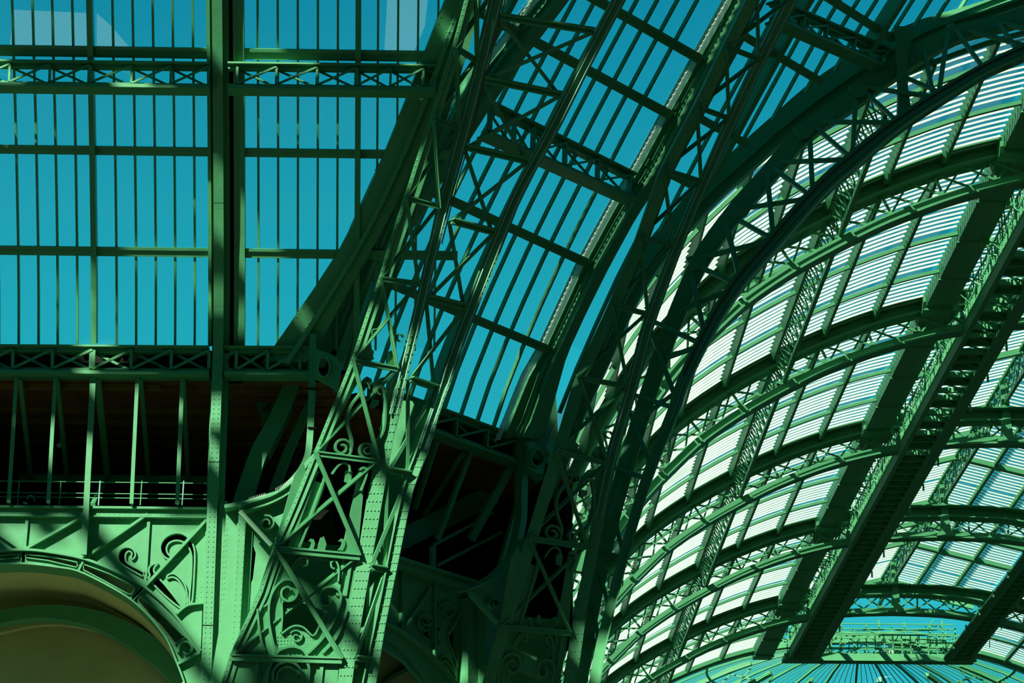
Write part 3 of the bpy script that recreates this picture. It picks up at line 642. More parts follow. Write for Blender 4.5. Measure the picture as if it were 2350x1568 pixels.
def ornament(p):
    t = p.t; off = 1 if p is p2 else 0
    def uvline(k, pts, crop): f = px_uv(p1, k); return [f(*crop(q)) for q in pts]
    def on(k, pts, crop, d): P, n = panel(p, k - off); return [P(u, v, d) for u, v in uvline(k, pts, crop)], n
    def plate(k, pts, holes, crop, d, th=.06, name='web_plate'):
        d *= .12; a, n = on(k, pts, crop, d); h = [on(k, q, crop, d)[0] for q in holes]; obj(name, MB().plate(a, h, th, n), GREEN, t)
    def band(k, pts, crop, d, w=.05, h=.28, name='scroll_band', sm=4):
        a, n = on(k, dense(pts, sm) if sm else pts, crop, .03 + d * .2); obj(name, MB().sweep(a, w, h * .4, n), GREEN, t)
    # lower storey: plate with two openings, double cartouche bands, scrolls
    plate(1, [(265, 1350), (1110, 1380), (1240, 600), (1120, 580), (620, 535)], [[(655, 955), (655, 1060), (672, 1165), (740, 1132), (820, 1140), (900, 1200), (960, 1100), (1010, 1020), (900, 985), (780, 940), (700, 940)],
          [(740, 722), (800, 655), (870, 622), (1040, 632), (1088, 650), (1060, 760), (970, 858), (880, 805), (800, 760)]], c3, -.3)
    band(1, [(720, 700), (760, 640), (810, 600), (850, 615), (850, 660), (815, 672)], c3, 0)
    band(1, [(1090, 790), (1095, 690), (1070, 630), (1035, 640), (1040, 680), (1065, 690)], c3, 0)
    band(1, [(470, 1000), (480, 1130), (500, 1250), (530, 1320)], c3, -.1, .06, .3)
    band(1, [(555, 1010), (560, 1140), (590, 1250), (640, 1340)], c3, -.1, .05, .3)
    band(1, [(610, 1330), (575, 1200), (556, 1060), (565, 930), (610, 830), (680, 775), (750, 790), (780, 850), (755, 920), (700, 940), (655, 905), (660, 850), (705, 830), (730, 855)], c3, 0, .06, .36)
    band(1, [(650, 1180), (660, 1060), (655, 955)], c3, -.1, .05, .25)
    band(1, [(850, 1350), (960, 1240), (1050, 1110), (1095, 990), (1110, 890), (1060, 835), (985, 840), (950, 900), (960, 965), (1010, 975), (1035, 930), (1015, 900)], c3, 0, .06, .36)
    band(1, [(970, 1340), (1070, 1230), (1130, 1100), (1160, 1010)], c3, -.1, .06, .3)
    band(1, [(655, 1190), (740, 1132), (820, 1140), (900, 1205), (950, 1120), (1000, 1035)], c3, -.1, .05, .25)
    band(1, [(c[0], c[1]) for c in spiral(770, 1215, 55, 12, -2.6, 1.3)], c3, -.1, .04, .25, sm=2)
    band(1, [(600, 1360), (650, 1310), (740, 1288), (820, 1315), (860, 1380)], c3, .05, .07, .4)
    band(1, [(480, 985), (530, 975), (560, 930), (600, 800), (690, 560)], c3, -.15, .05, .2)
    for x in (1130, 1190): band(1, [(x, 600), (x - 15, 720), (x - 45, 900)], c3, -.2, .09, .15)
    # foot below the first cross bar
    if off == 0: foot(p, plate, band, panel)
    P, n = panel(p, 1 - off); f = px_uv(p1, 1); mb = MB()
    for gx in range(12):
        for gy in range(4): mb.dome(P(*f(*c3((625 + gx * 25, 1215 + gy * 26))), -.03), n, .022)
    for gx in range(24): mb.dome(P(*f(*c3((300 + gx * 34, 1338 + gx)))), n, .022)
    obj('rivets', mb, GREEN, t, kind='stuff')
    # second storey
    plate(2, [(610, 500), (810, 520), (900, 310), (1000, 40), (860, 0), (830, -130), (760, -30)], [], c3, -.3)
    plate(2, [(1120, 560), (1245, 570), (1270, 300), (1300, -30), (1250, -60), (1190, 250)], [], c3, -.3)
    band(2, [(700, 540), (780, 340), (880, 60), (930, -60)], c3, -.15, .08, .25, sm=2)
    band(2, [(790, 525), (850, 370), (950, 100), (990, -30)], c3, -.12, .06, .3, sm=2)
    for cx in (875, 1110): plate(2, [(cx - 20, 545), (cx + 5, 520), (cx + 10, 490), (cx - 5, 475), (cx - 15, 480), (cx + 5, 458), (cx + 30, 465), (cx + 38, 495), (cx + 30, 525), (cx + 15, 550)], [], c3, .02, .08, 'leaf')
    plate(2, [(930, 545), (960, 450), (985, 440), (1005, 500), (990, 552)], [], c3, -.4, .06, 'leaf')
    band(2, [(950, 1420), (1000, 1350), (1050, 1325), (1090, 1345), (1100, 1400)], c4, -.05, .05, .3); band(2, [(1190, 1560), (1230, 1450), (1240, 1390), (1210, 1365), (1180, 1385)], c4, -.05, .06, .4)
    plate(2, [(1060, 1480), (1070, 1390), (1100, 1370), (1130, 1400), (1110, 1500)], [], c4, -.35, .06, 'leaf')
    # third storey: scroll pair standing on the cross bar, tear-drop bands
    band(3, spiral(1030, 1195, 85, 20, 1.1, -1.5), c4, .02, .06, .42, sm=2); band(3, spiral(1240, 1215, 68, 16, 1.9, 1.5), c4, .02, .06, .42, sm=2)
    band(3, [(1095, 1265), (1115, 1150), (1085, 1030), (1080, 930), (1110, 840), (1170, 760), (1220, 700)], c4, 0, .07, .4)
    band(3, [(1295, 1280), (1310, 1180), (1380, 1050), (1395, 900), (1390, 800), (1370, 700), (1330, 700), (1300, 740)], c4, 0, .06, .4)
    plate(3, [(835, 1220), (960, 1100), (1090, 800), (1180, 640), (1140, 520), (1080, 640), (960, 900)], [ring_hole(965, 985, 28, 24, 10)], c4, -.25)
    for pts in ([(1210, 720), (1250, 690), (1290, 660), (1285, 620), (1250, 600), (1220, 625), (1190, 680)], [(1290, 790), (1350, 720), (1420, 640), (1420, 600), (1370, 610), (1310, 680), (1280, 750)], [(1280, 850), (1300, 790), (1350, 800), (1340, 840), (1300, 870)]):
        plate(3, pts, [], c4, .05, .12, 'leaf')
    for cx, cy in ((1215, 690), (1355, 720)): band(3, spiral(cx, cy, 42, 30, .4, -.8), c4, .12, .04, .3, 'rolled_leaf', sm=2)
    plate(3, [(1420, 650), (1500, 560), (1470, 800), (1400, 1050), (1340, 1180), (1380, 950)], [ring_hole(1372, 1040, 16, 26, 10)], c4, -.2)
    # fourth storey: leaves at the foot
    plate(4, [(1170, 450), (1200, 330), (1270, 250), (1290, 370), (1308, 390), (1300, 430), (1310, 450), (1270, 480), (1200, 470)], [], c4, -.1, .1, 'leaf')
    plate(4, [(1420, 490), (1415, 440), (1430, 420), (1440, 390), (1470, 380), (1500, 420), (1505, 510)], [], c4, -.1, .1, 'leaf')
    for cx, cy in ((1305, 230), (1520, 275)): band(4, spiral(cx, cy, 32, 24, 1.2, .8), c4, .08, .04, .3, 'rolled_leaf', sm=2)
ornament(p1); ornament(p2)
for p, tb, ilp in ((p1, tIL1, IL1),):
    l, q = pairs(sh(ilp, -2), sh(ilp, -2), [y for y in YS if y >= 1240]); A = edge(l, tb)
    obj('left_side_web', MB().ribbon([a + V((0, .2, 0)) for a in A], [a + V((.15, 2.4, 0)) for a in A], .06), GREEN, p.t)
for p, ks in ((p1, (0, 1)), (p2, (0,))):
    for k in ks:
        P, n = panel(p, k); obj('core_plate', MB().plate([P(-.05, -.15, -2.5), P(1.05, -.15, -2.5), P(1.05, 1.15, -2.5), P(-.05, 1.15, -2.5)], [], .1, n), GREEN, p.t)

# ------------------------------------------------------------------ pilaster, bracket and struts between column and near pier
pil = thing('pilaster', 'fluted green pilaster between the riveted column and the bright pier', 'pilaster', onY(530, 1568, 79))
for xa, xz, yt_, Y in ((503, 522, 1150, 79.6), (520, 549, 1160, 79.0), (549, 566, 1160, 78.6), (563, 582, 1190, 78.85)):
    A = [onY(xa, yt_, Y), onY(xa - 26, 1640, Y)]; B = [onY(xz, yt_, Y), onY(xz - 26, 1640, Y)]
    o = obj('fluted_strip', MB().ribbon(A, B, .35), GREEN, pil)
    obj('rivets', riv_ribbon(MB(), A, B, (.15, .85), .16, .02), GREEN, o, kind='stuff')
obj('cap', MB().ribbon([onY(515, 1158, 78.5), onY(566, 1148, 78.5)], [onY(515, 1166, 78.5), onY(566, 1158, 78.5)], .6), GREEN, pil)
obj('back_plate', MB().plate([onY(*p, 78.9) for p in ((552, 1152), (640, 1125), (720, 1040), (640, 1260), (540, 1500), (505, 1640), (470, 1640))], [[onY(*p, 78.9) for p in ((575, 1235), (587, 1270), (580, 1330), (572, 1345), (568, 1300))]], .1, NW), GREEN, pil)
br = thing('curved_bracket', 'curved bracket sweeping from the pilaster up to the bright pier', 'bracket', onY(552, 1160, 78.3))
cv = dense([(548, 1158), (575, 1149), (620, 1135), (660, 1112), (695, 1078), (722, 1036)], 4)
cl = dense([(552, 1172), (580, 1165), (625, 1150), (668, 1125), (705, 1088), (727, 1045)], 4)
obj('top_flange', MB().ribbon([onY(*p, 78.0) for p in cv], [onY(p[0] + 1, p[1] + 5, 78.0) for p in cv], .6), GREEN, br)
obj('web', MB().ribbon([onY(p[0], p[1] + 4, 78.2) for p in cv], [onY(*p, 78.2) for p in cl], .2), GREEN, br)
obj('lower_flange', MB().ribbon([onY(*p, 78.05) for p in cl], [onY(p[0] + 1, p[1] + 4, 78.05) for p in cl], .4), GREEN, br)
gp = [(553, 1175)] + [(p[0], p[1]) for p in cl[2:]] + [(700, 1100), (632, 1255), (600, 1235)]
obj('gusset', MB().plate([onY(*p, 78.35) for p in gp], [], .1, NW), GREEN, br)
obj('scroll', MB().sweep([onY(*c3(q), 78.25) for q in dense(spiral(545, 345, 62, 18, -1.9, 1.4), 2)], .05, .22, NW), GREEN, br)
obj('strut', MB().beam(onY(552, 1176, 78.1), onY(624, 1254, 77.6), .12, .15), GREEN, br)
mb = MB()
for k in range(0, len(cv) - 1):
    for f in (0, .33, .66):
        x, y = cv[k][0] + (cv[k + 1][0] - cv[k][0]) * f, cv[k][1] + (cv[k + 1][1] - cv[k][1]) * f
        if 570 < x < 690 and not 612 < x < 632: mb.beam(onY(x, y, 77.9), onY(x - 1, y - 8, 77.9), .008, .008)
obj('bird_spikes', mb, WHITE, br, kind='stuff')
for i, (pts, w0, w1, lab) in enumerate((([(530, 1165), (541, 1130), (577, 1029), (618, 955), (653, 875), (660, 862)], 44, 30, 'broad curved strut sunlit at its foot behind the curved bracket'), ([(607, 1165), (615, 1130), (653, 1029), (706, 914), (722, 870)], 26, 12, 'slimmer curved strut rising to the slender post behind the near pier'))):
    P = dense(pts, 4); n = len(P)
    L = [onY(p[0], p[1], 81.0 + i * .8) for p in P]; R = [onY(p[0] + w0 + (w1 - w0) * k / n, p[1] + 6, 81.0 + i * .8) for k, p in enumerate(P)]
    o = obj('curved_strut', MB().ribbon(L, R, .3), GREEN); o['label'] = lab; o['category'] = 'strut'; o['group'] = 'curved struts under the short girder'
o = obj('strut_plate', MB().plate([onY(*c4(p), 82.4) for p in ((310, 640), (640, 620), (620, 900), (430, 1300), (360, 960), (315, 800))], [[onY(*c4(p), 82.4) for p in ((365, 890), (480, 745), (430, 900))]], .15, NW), GREEN)
o['label'] = 'dark pierced bracket plate hanging under the short girder'; o['category'] = 'plate'
po = thing('slender_post', 'slender jointed post beside the near pier under the short girder', 'post', onY(700, 1060, 79))
pp = dense([(719, 766), (717, 850), (714, 950), (711, 1010), (706, 1045), (695, 1070), (680, 1090)], 4)
obj('shaft', MB().ribbon([onY(p[0] - 8, p[1], 79.2) for p in pp], [onY(p[0] + 7, p[1], 79.2) for p in pp], .3), GREEN, po)
for yy in (893, 982): obj('joint', MB().beam(onY(706, yy - .5, 79.18), onY(726, yy + .5, 79.18), .03, .1), DARK, po)
mb = MB()
for yy in range(785, 985, 14): mb.dome(onY(716, yy, 79.2), NW, .026)
obj('rivets', mb, GREEN, po, kind='stuff')
def knee(lab, outer, hole, mp, nrm):
    k = thing('pierced_gusset', lab, 'gusset', mp(*outer[-1]))
    obj('plate', MB().plate([mp(*p) for p in outer], [[mp(*p) for p in h] for h in hole], .12, nrm), GREEN, k)
    for h in hole: obj('rim', MB().sweep([mp(*p) + nrm * .04 for p in h + [h[0]]], .05, .14, nrm), GREEN, k)
    mb = MB().rivets([mp(outer[2][0] - 8, outer[2][1]), mp(outer[3][0] - 8, outer[3][1])], .16, nrm, .024); obj('rivets', mb, GREEN, k, kind='stuff')
knee('gusset plate with an oval hole between slender post and near pier', [(724, 800), (765, 815), (785, 835), (775, 900), (757, 885), (724, 868)], [ring_hole(743, 845, 14, 23)], lambda x, y: onY(x, y, 78.8), NW)

# ================================================================== DIAGONAL BAY
win2 = thing('window_2', 'leaning roof glazing between the two riveted piers', None, DB + V((0, 0, Z0)), kind='structure')
sD = lambda px, py: (onD(px, py) - DB).dot(DD)
zD = lambda px, py: onD(px, py).z
def diag_strip(mb, u0, u1, za, zb, d0, d1, n=14): return surf_strip(mb, SD, u0, u1, za, zb, d0, d1, n)
# bars counted along the lowest visible row
ub = [sD(*p) for p in ((1132, 975), (1092, 962), (1053, 949), (1018, 935))]
du = (ub[0] - ub[-1]) / 3
us = [ub[0] - du * k for k in range(12)]; umax = sD(1150, 985)
for k, u in enumerate(us):
    thick = k in (4, 9)
    if thick: obj('mullion', diag_strip(MB(), u - .1, u + .1, Z0 - .1, ZTOP, -.05, .32), GREEN, win2)
    else: obj('glazing_bar', diag_strip(MB(), u - .036, u + .036, Z0 - .1, ZTOP, -.05, .08), GREEN, win2)
tzD = [zD(1165, 772), zD(1265, 577), zD(1385, 352), zD(1460, 205), 43.5]
tzD = [tz[0] - .05, tz[1], tz[2] + .2, 42.9]
tzD = [zD(1170, 775), zD(1262, 575), zD(1500, 255), zD(1452, 60)]
u_lo = us[-1]
for z in tzD:
    mb = MB(); h = .11
    mb.ribbon([SD(u_lo, z + h, .2), SD(umax + 1.0, z + h, .2)], [SD(u_lo, z - h, .2), SD(umax + 1.0, z - h, .2)], .3)
    mb.ribbon([SD(u_lo, z + h, .27), SD(umax + 1.0, z + h, .27)], [SD(u_lo, z + h * .3, .27), SD(umax + 1.0, z + h * .3, .27)], .1)
    obj('transom', mb, GREEN, win2)
# glass of the next bay beyond pier 2, up to the front arch of the vault
us2 = [umax + 1.6 + k * du for k in range(14)]
TUx = [(2480, -75), (2262, 0), (2072, 61), (1889, 168), (1754, 282), (1656, 370), (1583, 440), (1470, 575), (1405, 680), (1345, 820), (1295, 955), (1262, 1060)]
def above_arch(P, m=12):
    x, y = proj(P); return y < interp(TUx, x) + m
def z_start(u):
    z = 31.0
    while z < ZTOP + 3 and not above_arch(SD(u, z)): z += .1
    return z
for k, u in enumerate(us2):
    z0 = z_start(u)
    if z0 > ZTOP + 2: continue
    if k % 5 == 3: obj('mullion', diag_strip(MB(), u - .12, u + .12, z0, ZTOP + 3, -.05, .5), GREEN, win2)
    else: obj('glazing_bar', diag_strip(MB(), u - .036, u + .036, z0, ZTOP + 3, -.05, .08), GREEN, win2)
for (xx, yy) in ((1820, 160), (1640, 300), (1560, 420), (1985, 60)):
    z = zD(xx, yy); mb = MB(); h = .11; ue = us2[0]
    while ue < us2[-1] and above_arch(SD(ue, z)): ue += .1
    if ue < us2[0] + .2: continue
    mb.ribbon([SD(us2[0] - .6, z + h, .2), SD(ue, z + h, .2)], [SD(us2[0] - .6, z - h, .2), SD(ue, z - h, .2)], .3)
    obj('transom', mb, GREEN, win2)
zrow = sorted([Z0] + tzD + [ZTOP])
su = sorted(us + [umax + .1, umax + .9])
for a, z in zip(su, su[1:]):
    for za, zb in zip(zrow, zrow[1:]):
        zs = zsteps(za, zb, 3); obj('pane', MB().ribbon([SD(a, q, .02) for q in zs], [SD(z, q, .02) for q in zs], .012), GLASS, win2)
zr2 = [33.0, 35.5, 38.4, 41.3, 44.6, ZTOP + 3]
for a, z in zip(us2, us2[1:]):
    for za, zb in zip(zr2, zr2[1:]):
        za = max(za, z_start((a + z) / 2))
        if za > zb - .2: continue
        zs = zsteps(za, zb, 3); obj('pane', MB().ribbon([SD(a, q, .02) for q in zs], [SD(z, q, .02) for q in zs], .012), GLASS, win2)
# lattice girders of the diagonal bay
gD = girder('lattice girder under the leaning glass between the piers', lambda x, y: onDW(x, y, 0), [925, 975, 1046, 1117, 1184], lambda x: 942 + .37 * (x - 1013), lambda x: 992 + .37 * (x - 1000), DN, 10, .25, .08, ext=(10, 24), flange=6)
zUD = zD(1300, 360)
dUD = fz(zUD) + .35
mUD = lambda x, y: onpl(x, y, DB + DN * dUD, DN)
girder('lattice girder crossing high between the piers in front of leaning glass', mUD, [1125, 1180, 1224, 1297, 1372, 1445], lambda x: 325 + .5 * (x - 1300), lambda x: 388 + .45 * (x - 1300), DN, 10, .25, .075, ext=(6, 10), flange=5)
zUE = zD(1900, 70); dUE = fz(zUE) + .35
mUE = lambda x, y: onpl(x, y, DB + DN * dUE, DN)
girder('lattice girder high up right, meeting the front arch of the vault', mUE, [1790, 1843, 1896, 1960, 2030], lambda x: 55 + .44 * (x - 1900), lambda x: 97 + .44 * (x - 1900), DN, 10, .25, .075, ext=(10, 10), flange=5)
# pierced spandrel wall of the diagonal bay
c6 = lambda p: (850 + p[0] / 3.917, 1200 + p[1] / 3.917)
mD = lambda x, y: onDW(x, y, -.35)
wd = thing('wall_diagonal', 'shadowed pierced spandrel wall between the piers', None, DB + V((0, 0, 18)), kind='structure')
dh = [[(640, 780), (610, 830), (640, 880), (690, 890), (660, 900), (620, 890), (598, 850), (600, 810)], [(450, 840), (480, 835), (530, 880), (545, 990), (545, 1070), (500, 1050), (445, 990), (425, 900), (440, 930), (470, 970), (505, 975), (470, 950), (455, 900)],
      [(575, 950), (600, 935), (622, 950), (610, 980), (590, 985), (600, 1040), (625, 1095), (600, 1090), (575, 1040)], [(770, 900), (770, 1310), (745, 1200), (690, 1060), (700, 1000), (745, 920)], [(615, 1230), (640, 1200), (680, 1210), (740, 1300), (760, 1390), (720, 1310), (660, 1240), (640, 1260)]]
obj('spandrel_plate', MB().plate([mD(*c6(p)) for p in ((-100, 300), (250, 420), (880, 620), (900, 1640), (560, 1640), (480, 1441), (300, 1250), (100, 1120), (-150, 1040))], [[mD(*c6(p)) for p in h] for h in dh], .12, DN), GREEN, wd)
for h in dh: obj('scroll_rim', MB().sweep([mD(*c6(p)) for p in dense(h + [h[0]], 3)], .05, .14, DN), GREEN, wd)
for cxy, r0, r1 in (((670, 800), 95, 40), ((480, 890), 85, 30)): obj('scroll', MB().sweep([mD(*c6(p)) + DN * .05 for p in spiral(*cxy, r0, r1, 2.2, 1.1)], .05, .16, DN), GREEN, wd)
obj('balcony_beam', MB().ribbon([mD(*c6((-100, 245))) + DN * .3, mD(*c6((890, 555))) + DN * .3], [mD(*c6((-100, 325))) + DN * .3, mD(*c6((890, 635))) + DN * .3], .5), GREEN, wd)
obj('beam_flange', MB().ribbon([mD(*c6((-100, 238))) + DN * .45, mD(*c6((890, 548))) + DN * .45], [mD(*c6((-100, 256))) + DN * .45, mD(*c6((890, 566))) + DN * .45], .8), GREEN, wd)
for a, z in (((265, 430), (265, 990)), ((560, 530), (560, 1220)), ((265, 980), (520, 590)), ((690, 1000), (870, 660))): obj('stiffener', MB().beam(mD(*c6(a)) + DN * .06, mD(*c6(z)) + DN * .06, .08, .14, DN), GREEN, wd)
da_o = dense([(-200, 870), (0, 900), (150, 945), (300, 1040), (450, 1160), (620, 1330), (760, 1520), (820, 1640)], 4)
da_i = dense([(-200, 990), (0, 1010), (120, 1050), (260, 1150), (380, 1280), (480, 1420), (560, 1560), (600, 1640)], 4)
obj('arch_ring', MB().ribbon([mD(*c6(p)) + DN * .1 for p in da_o], [mD(*c6(p)) + DN * .1 for p in da_i], .15), GREEN, wd)
obj('arch_flange', MB().sweep([mD(*c6(p)) + DN * .15 for p in da_o], .07, .3, DN), GREEN, wd)
mDo = lambda p: onDW(*c6(p), -2.2)
obj('niche_wall', MB().plate([mDo(p) for p in ((-300, 800), (700, 1100), (900, 1700), (-300, 1700))], [], .2, DN), OLIVE, wd)
obj('niche_moulding', MB().sweep([mDo(p) + DN * .1 for p in dense([(-60, 1640), (30, 1520), (150, 1400), (330, 1310), (450, 1290), (600, 1330)], 4)], .12, .25, DN), GREEN, wd)
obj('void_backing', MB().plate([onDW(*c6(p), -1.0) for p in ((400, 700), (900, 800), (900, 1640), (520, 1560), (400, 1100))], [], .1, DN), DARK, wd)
obj('corner_pilaster', MB().ribbon([mD(*c6((790, 690))) + DN * .4, mD(*c6((790, 1660))) + DN * .4], [mD(*c6((890, 690))) + DN * .4, mD(*c6((890, 1660))) + DN * .4], .4), GREEN, wd)
obj('corner_pilaster', MB().ribbon([mD(*c6((880, 640))) + DN * .75, mD(*c6((880, 1660))) + DN * .75], [mD(*c6((990, 700))) + DN * .75, mD(*c6((990, 1660))) + DN * .75], .5), GREEN, wd)
# recess of the diagonal gallery
ga = st('wall_gallery_diagonal', 'dark board-lined recess of the diagonal gallery')
zgD, zbD = onDW(1100, 1030).z, onDW(1000, 1325, -.3).z
def DP(u, d, z): return DB + DD * u - DN * d + V((0, 0, z))
def dbox(mb, u0, u1, d0, d1, z0, z1):
    return mb.hexa([DP(u0, d0, z0), DP(u1, d0, z0), DP(u1, d1, z0), DP(u0, d1, z0), DP(u0, d0, z1), DP(u1, d0, z1), DP(u1, d1, z1), DP(u0, d1, z1)])
mb = MB(); d = .2; k = 0
while d < 8: dbox(mb, -5.5, 5, d, d + .27, zgD + .02 + .04 * (k % 3), zgD + .2); d += .3; k += 1
obj('ceiling_boards', mb, WOOD, ga, kind='stuff', label='brown ceiling boards')
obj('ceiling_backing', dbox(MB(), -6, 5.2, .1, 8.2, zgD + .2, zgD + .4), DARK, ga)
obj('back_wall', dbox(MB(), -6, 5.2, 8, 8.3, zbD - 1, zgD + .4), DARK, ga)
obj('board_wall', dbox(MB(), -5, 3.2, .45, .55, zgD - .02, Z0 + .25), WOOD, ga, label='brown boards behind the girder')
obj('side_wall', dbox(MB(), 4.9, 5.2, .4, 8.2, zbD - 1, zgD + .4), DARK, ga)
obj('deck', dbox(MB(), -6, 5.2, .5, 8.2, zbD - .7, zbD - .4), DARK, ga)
c5 = lambda p: (850 + p[0] / 3.917, 900 + p[1] / 3.917)
for i, (a, z, w, d0, d1) in enumerate((((600, 430), (400, 1050), .16, -.3, -2), ((830, 560), (490, 1100), .2, -.3, -3), ((900, 540), (600, 1330), .16, -.3, -1), ((1260, 670), (900, 1330), .3, -.3, -1.4), ((560, 1390), (560, 1640), .16, -.6, -.6), ((1340, 950), (1170, 1560), .2, -.6, -1))):
    o = obj('raking_strut', MB().beam(onDW(*c5(a), d0), onDW(*c5(z), d1), w, .14, DN), GREEN)
    o['label'] = 'dim strut in diagonal gallery, ' + ['leftmost of the long sloping ones', 'second of the long sloping ones from the near pier', 'third of the long sloping ones from the near pier', 'broadest one beside the slender post', 'short upright one standing on the balcony beam', 'one right behind the slender post'][i]; o['category'] = 'strut'; o['group'] = 'struts of the diagonal gallery'
o = obj('soffit_slab', MB().plate([onDW(*c5(p), -3.0) for p in ((300, 1210), (1150, 800), (1150, 1000), (280, 1430))], [], .3, DN), GREEN); o['label'] = 'broad sloping green slab across the diagonal gallery'; o['category'] = 'slab'
for i, (a, z) in enumerate((((560, 1380), (1100, 1090)), ((600, 1560), (1180, 1260)))):
    o = obj('gallery_rail', MB().beam(onDW(*c5(a), -2.5), onDW(*c5(z), -2.5), .1, .1, DN), GREEN); o['label'] = ['upper', 'lower'][i] + ' sloping bar below the broad slab in the diagonal gallery'; o['category'] = 'bar'
po = thing('slender_post', 'slender jointed post beside the farther pier under the diagonal girder', 'post', onDW(1203, 1250, .2))
pp = dense([(1205, 985), (1205, 1060), (1203, 1150), (1201, 1195), (1190, 1250), (1172, 1300)], 4)
obj('shaft', MB().ribbon([onDW(p[0] - 6, p[1], .3) for p in pp], [onDW(p[0] + 8, p[1], .3) for p in pp], .3), GREEN, po)
knee('gusset plate with a round hole between slender post and farther pier', [(1212, 1012), (1245, 1022), (1262, 1040), (1246, 1090), (1232, 1086), (1212, 1076)], [ring_hole(1229, 1053, 15, 20)], lambda x, y: onDW(x, y, .6), DN)
o = obj('shadow_plate', MB().plate([onDW(*p, -.25) for p in ((1185, 985), (1235, 900), (1275, 900), (1285, 1060), (1235, 1110), (1200, 1070))], [], .1, DN), GREEN); o['label'] = 'dark filler plate behind the round-holed gusset by the farther pier'; o['category'] = 'plate'
bz = dense([(1077, 1352), (1110, 1338), (1150, 1315), (1190, 1275), (1215, 1232)], 4)
br2 = thing('curved_bracket', 'shadowed curved bracket sweeping up to the farther pier', 'bracket', onDW(1080, 1360, .8))
obj('top_flange', MB().ribbon([onDW(*p, 1.2) for p in bz], [onDW(p[0] + 1, p[1] + 5, 1.2) for p in bz], .6), GREEN, br2)
obj('web', MB().plate([onDW(*p, .9) for p in [(q[0], q[1] + 4) for q in bz] + [(1147, 1438), (1120, 1400)]], [], .15, DN), GREEN, br2)
obj('scroll', MB().sweep([onDW(*p, 1.0) for p in spiral(1132, 1385, 15, 5, 2, 1.3)], .05, .2, DN), GREEN, br2)
obj('strut', MB().beam(onDW(1078, 1362, 1.1), onDW(1142, 1432, 1.6), .12, .15, DN), GREEN, br2)

# ================================================================== FRONT ARCH of the long vault
fa = thing('arch_truss', 'dark front arch of the vault with three chords and lattice', 'arch', V((6, 88, 14)))
def aribbon(name, U, D, Y, th, riv=None, lab=None):
    A, B = [onY(*p, Y) for p in dense(U, 4)], [onY(*p, Y) for p in dense(D, 4)]
    mr = lambda Q: [V((2 * 29.6 - p.x, p.y, p.z)) for p in reversed(Q)] + [V((29.6, Q[0].y, Q[0].z + .5))]
    o = obj(name, MB().ribbon(mr(A) + A, mr(B) + B, th), GREEN, fa, label=lab)
    if riv: obj('rivets', riv_ribbon(MB(), A, B, riv, .3, .03), GREEN, o, kind='stuff')
    return A, B
TU = [(2480, -75), (2262, 0), (2072, 61), (1889, 168), (1754, 282), (1656, 370), (1583, 440), (1470, 575), (1405, 680), (1345, 820), (1295, 955), (1262, 1060)]
TD = [(2500, -40), (2320, 22), (2150, 85), (1975, 199), (1846, 282), (1725, 388), (1650, 455), (1537, 580), (1465, 690), (1400, 830), (1340, 960), (1300, 1075)]
aribbon('outer_chord', TU, TD, 89.0, .5)
md_ = [((a[0] + c[0]) / 2, (a[1] + c[1]) / 2) for a, c in zip(TU, TD)]
aribbon('outer_chord_lip', md_, [(x + 4, y + 5) for x, y in md_], 88.85, .2)
MC = [(2490, -25), (2330, 40), (2186, 78), (2050, 160), (1960, 225), (1846, 305), (1770, 392), (1690, 482), (1612, 590), (1562, 700), (1520, 810), (1480, 930), (1440, 1060), (1402, 1200), (1372, 1330), (1345, 1470), (1325, 1600)]
aribbon('middle_chord', [(x - 17, y - 13) for x, y in MC], [(x + 16, y + 12) for x, y in MC], 88.3, .5)
IU = [(2480, 45), (2339, 104), (2250, 147), (2140, 211), (2039, 278), (1941, 355), (1861, 428), (1745, 560), (1664, 660), (1598, 777), (1549, 884), (1532, 940), (1472, 1094), (1419, 1278), (1370, 1469), (1352, 1568), (1340, 1640)]
ID = [(2495, 70), (2352, 133), (2264, 172), (2157, 238), (2060, 304), (1966, 385), (1898, 445), (1790, 566), (1702, 666), (1632, 780), (1579, 888), (1560, 944), (1498, 1098), (1442, 1282), (1394, 1472), (1378, 1568), (1366, 1640)]
A, B = aribbon('inner_chord', IU, ID, 87.2, .45)
obj('inner_flange', MB().ribbon([p + V((0, -.25, 0)) for p in lerpl(A, B, .86)], [p + V((0, -.25, 0)) for p in lerpl(A, B, 1.0)], .7), GREEN, fa)
for f, m, l, r in ((.62, PALE, 'pale conduit', .022), (.82, PALE, 'pale conduit', .022), (.3, RED, 'rust-red cable', .028)):
    obj('conduit', MB().tube([p + V((0, -.05, 0)) for p in lerpl(A, B, f)][:46 if m is PALE else 40], r, 5), m, fa, label=l)
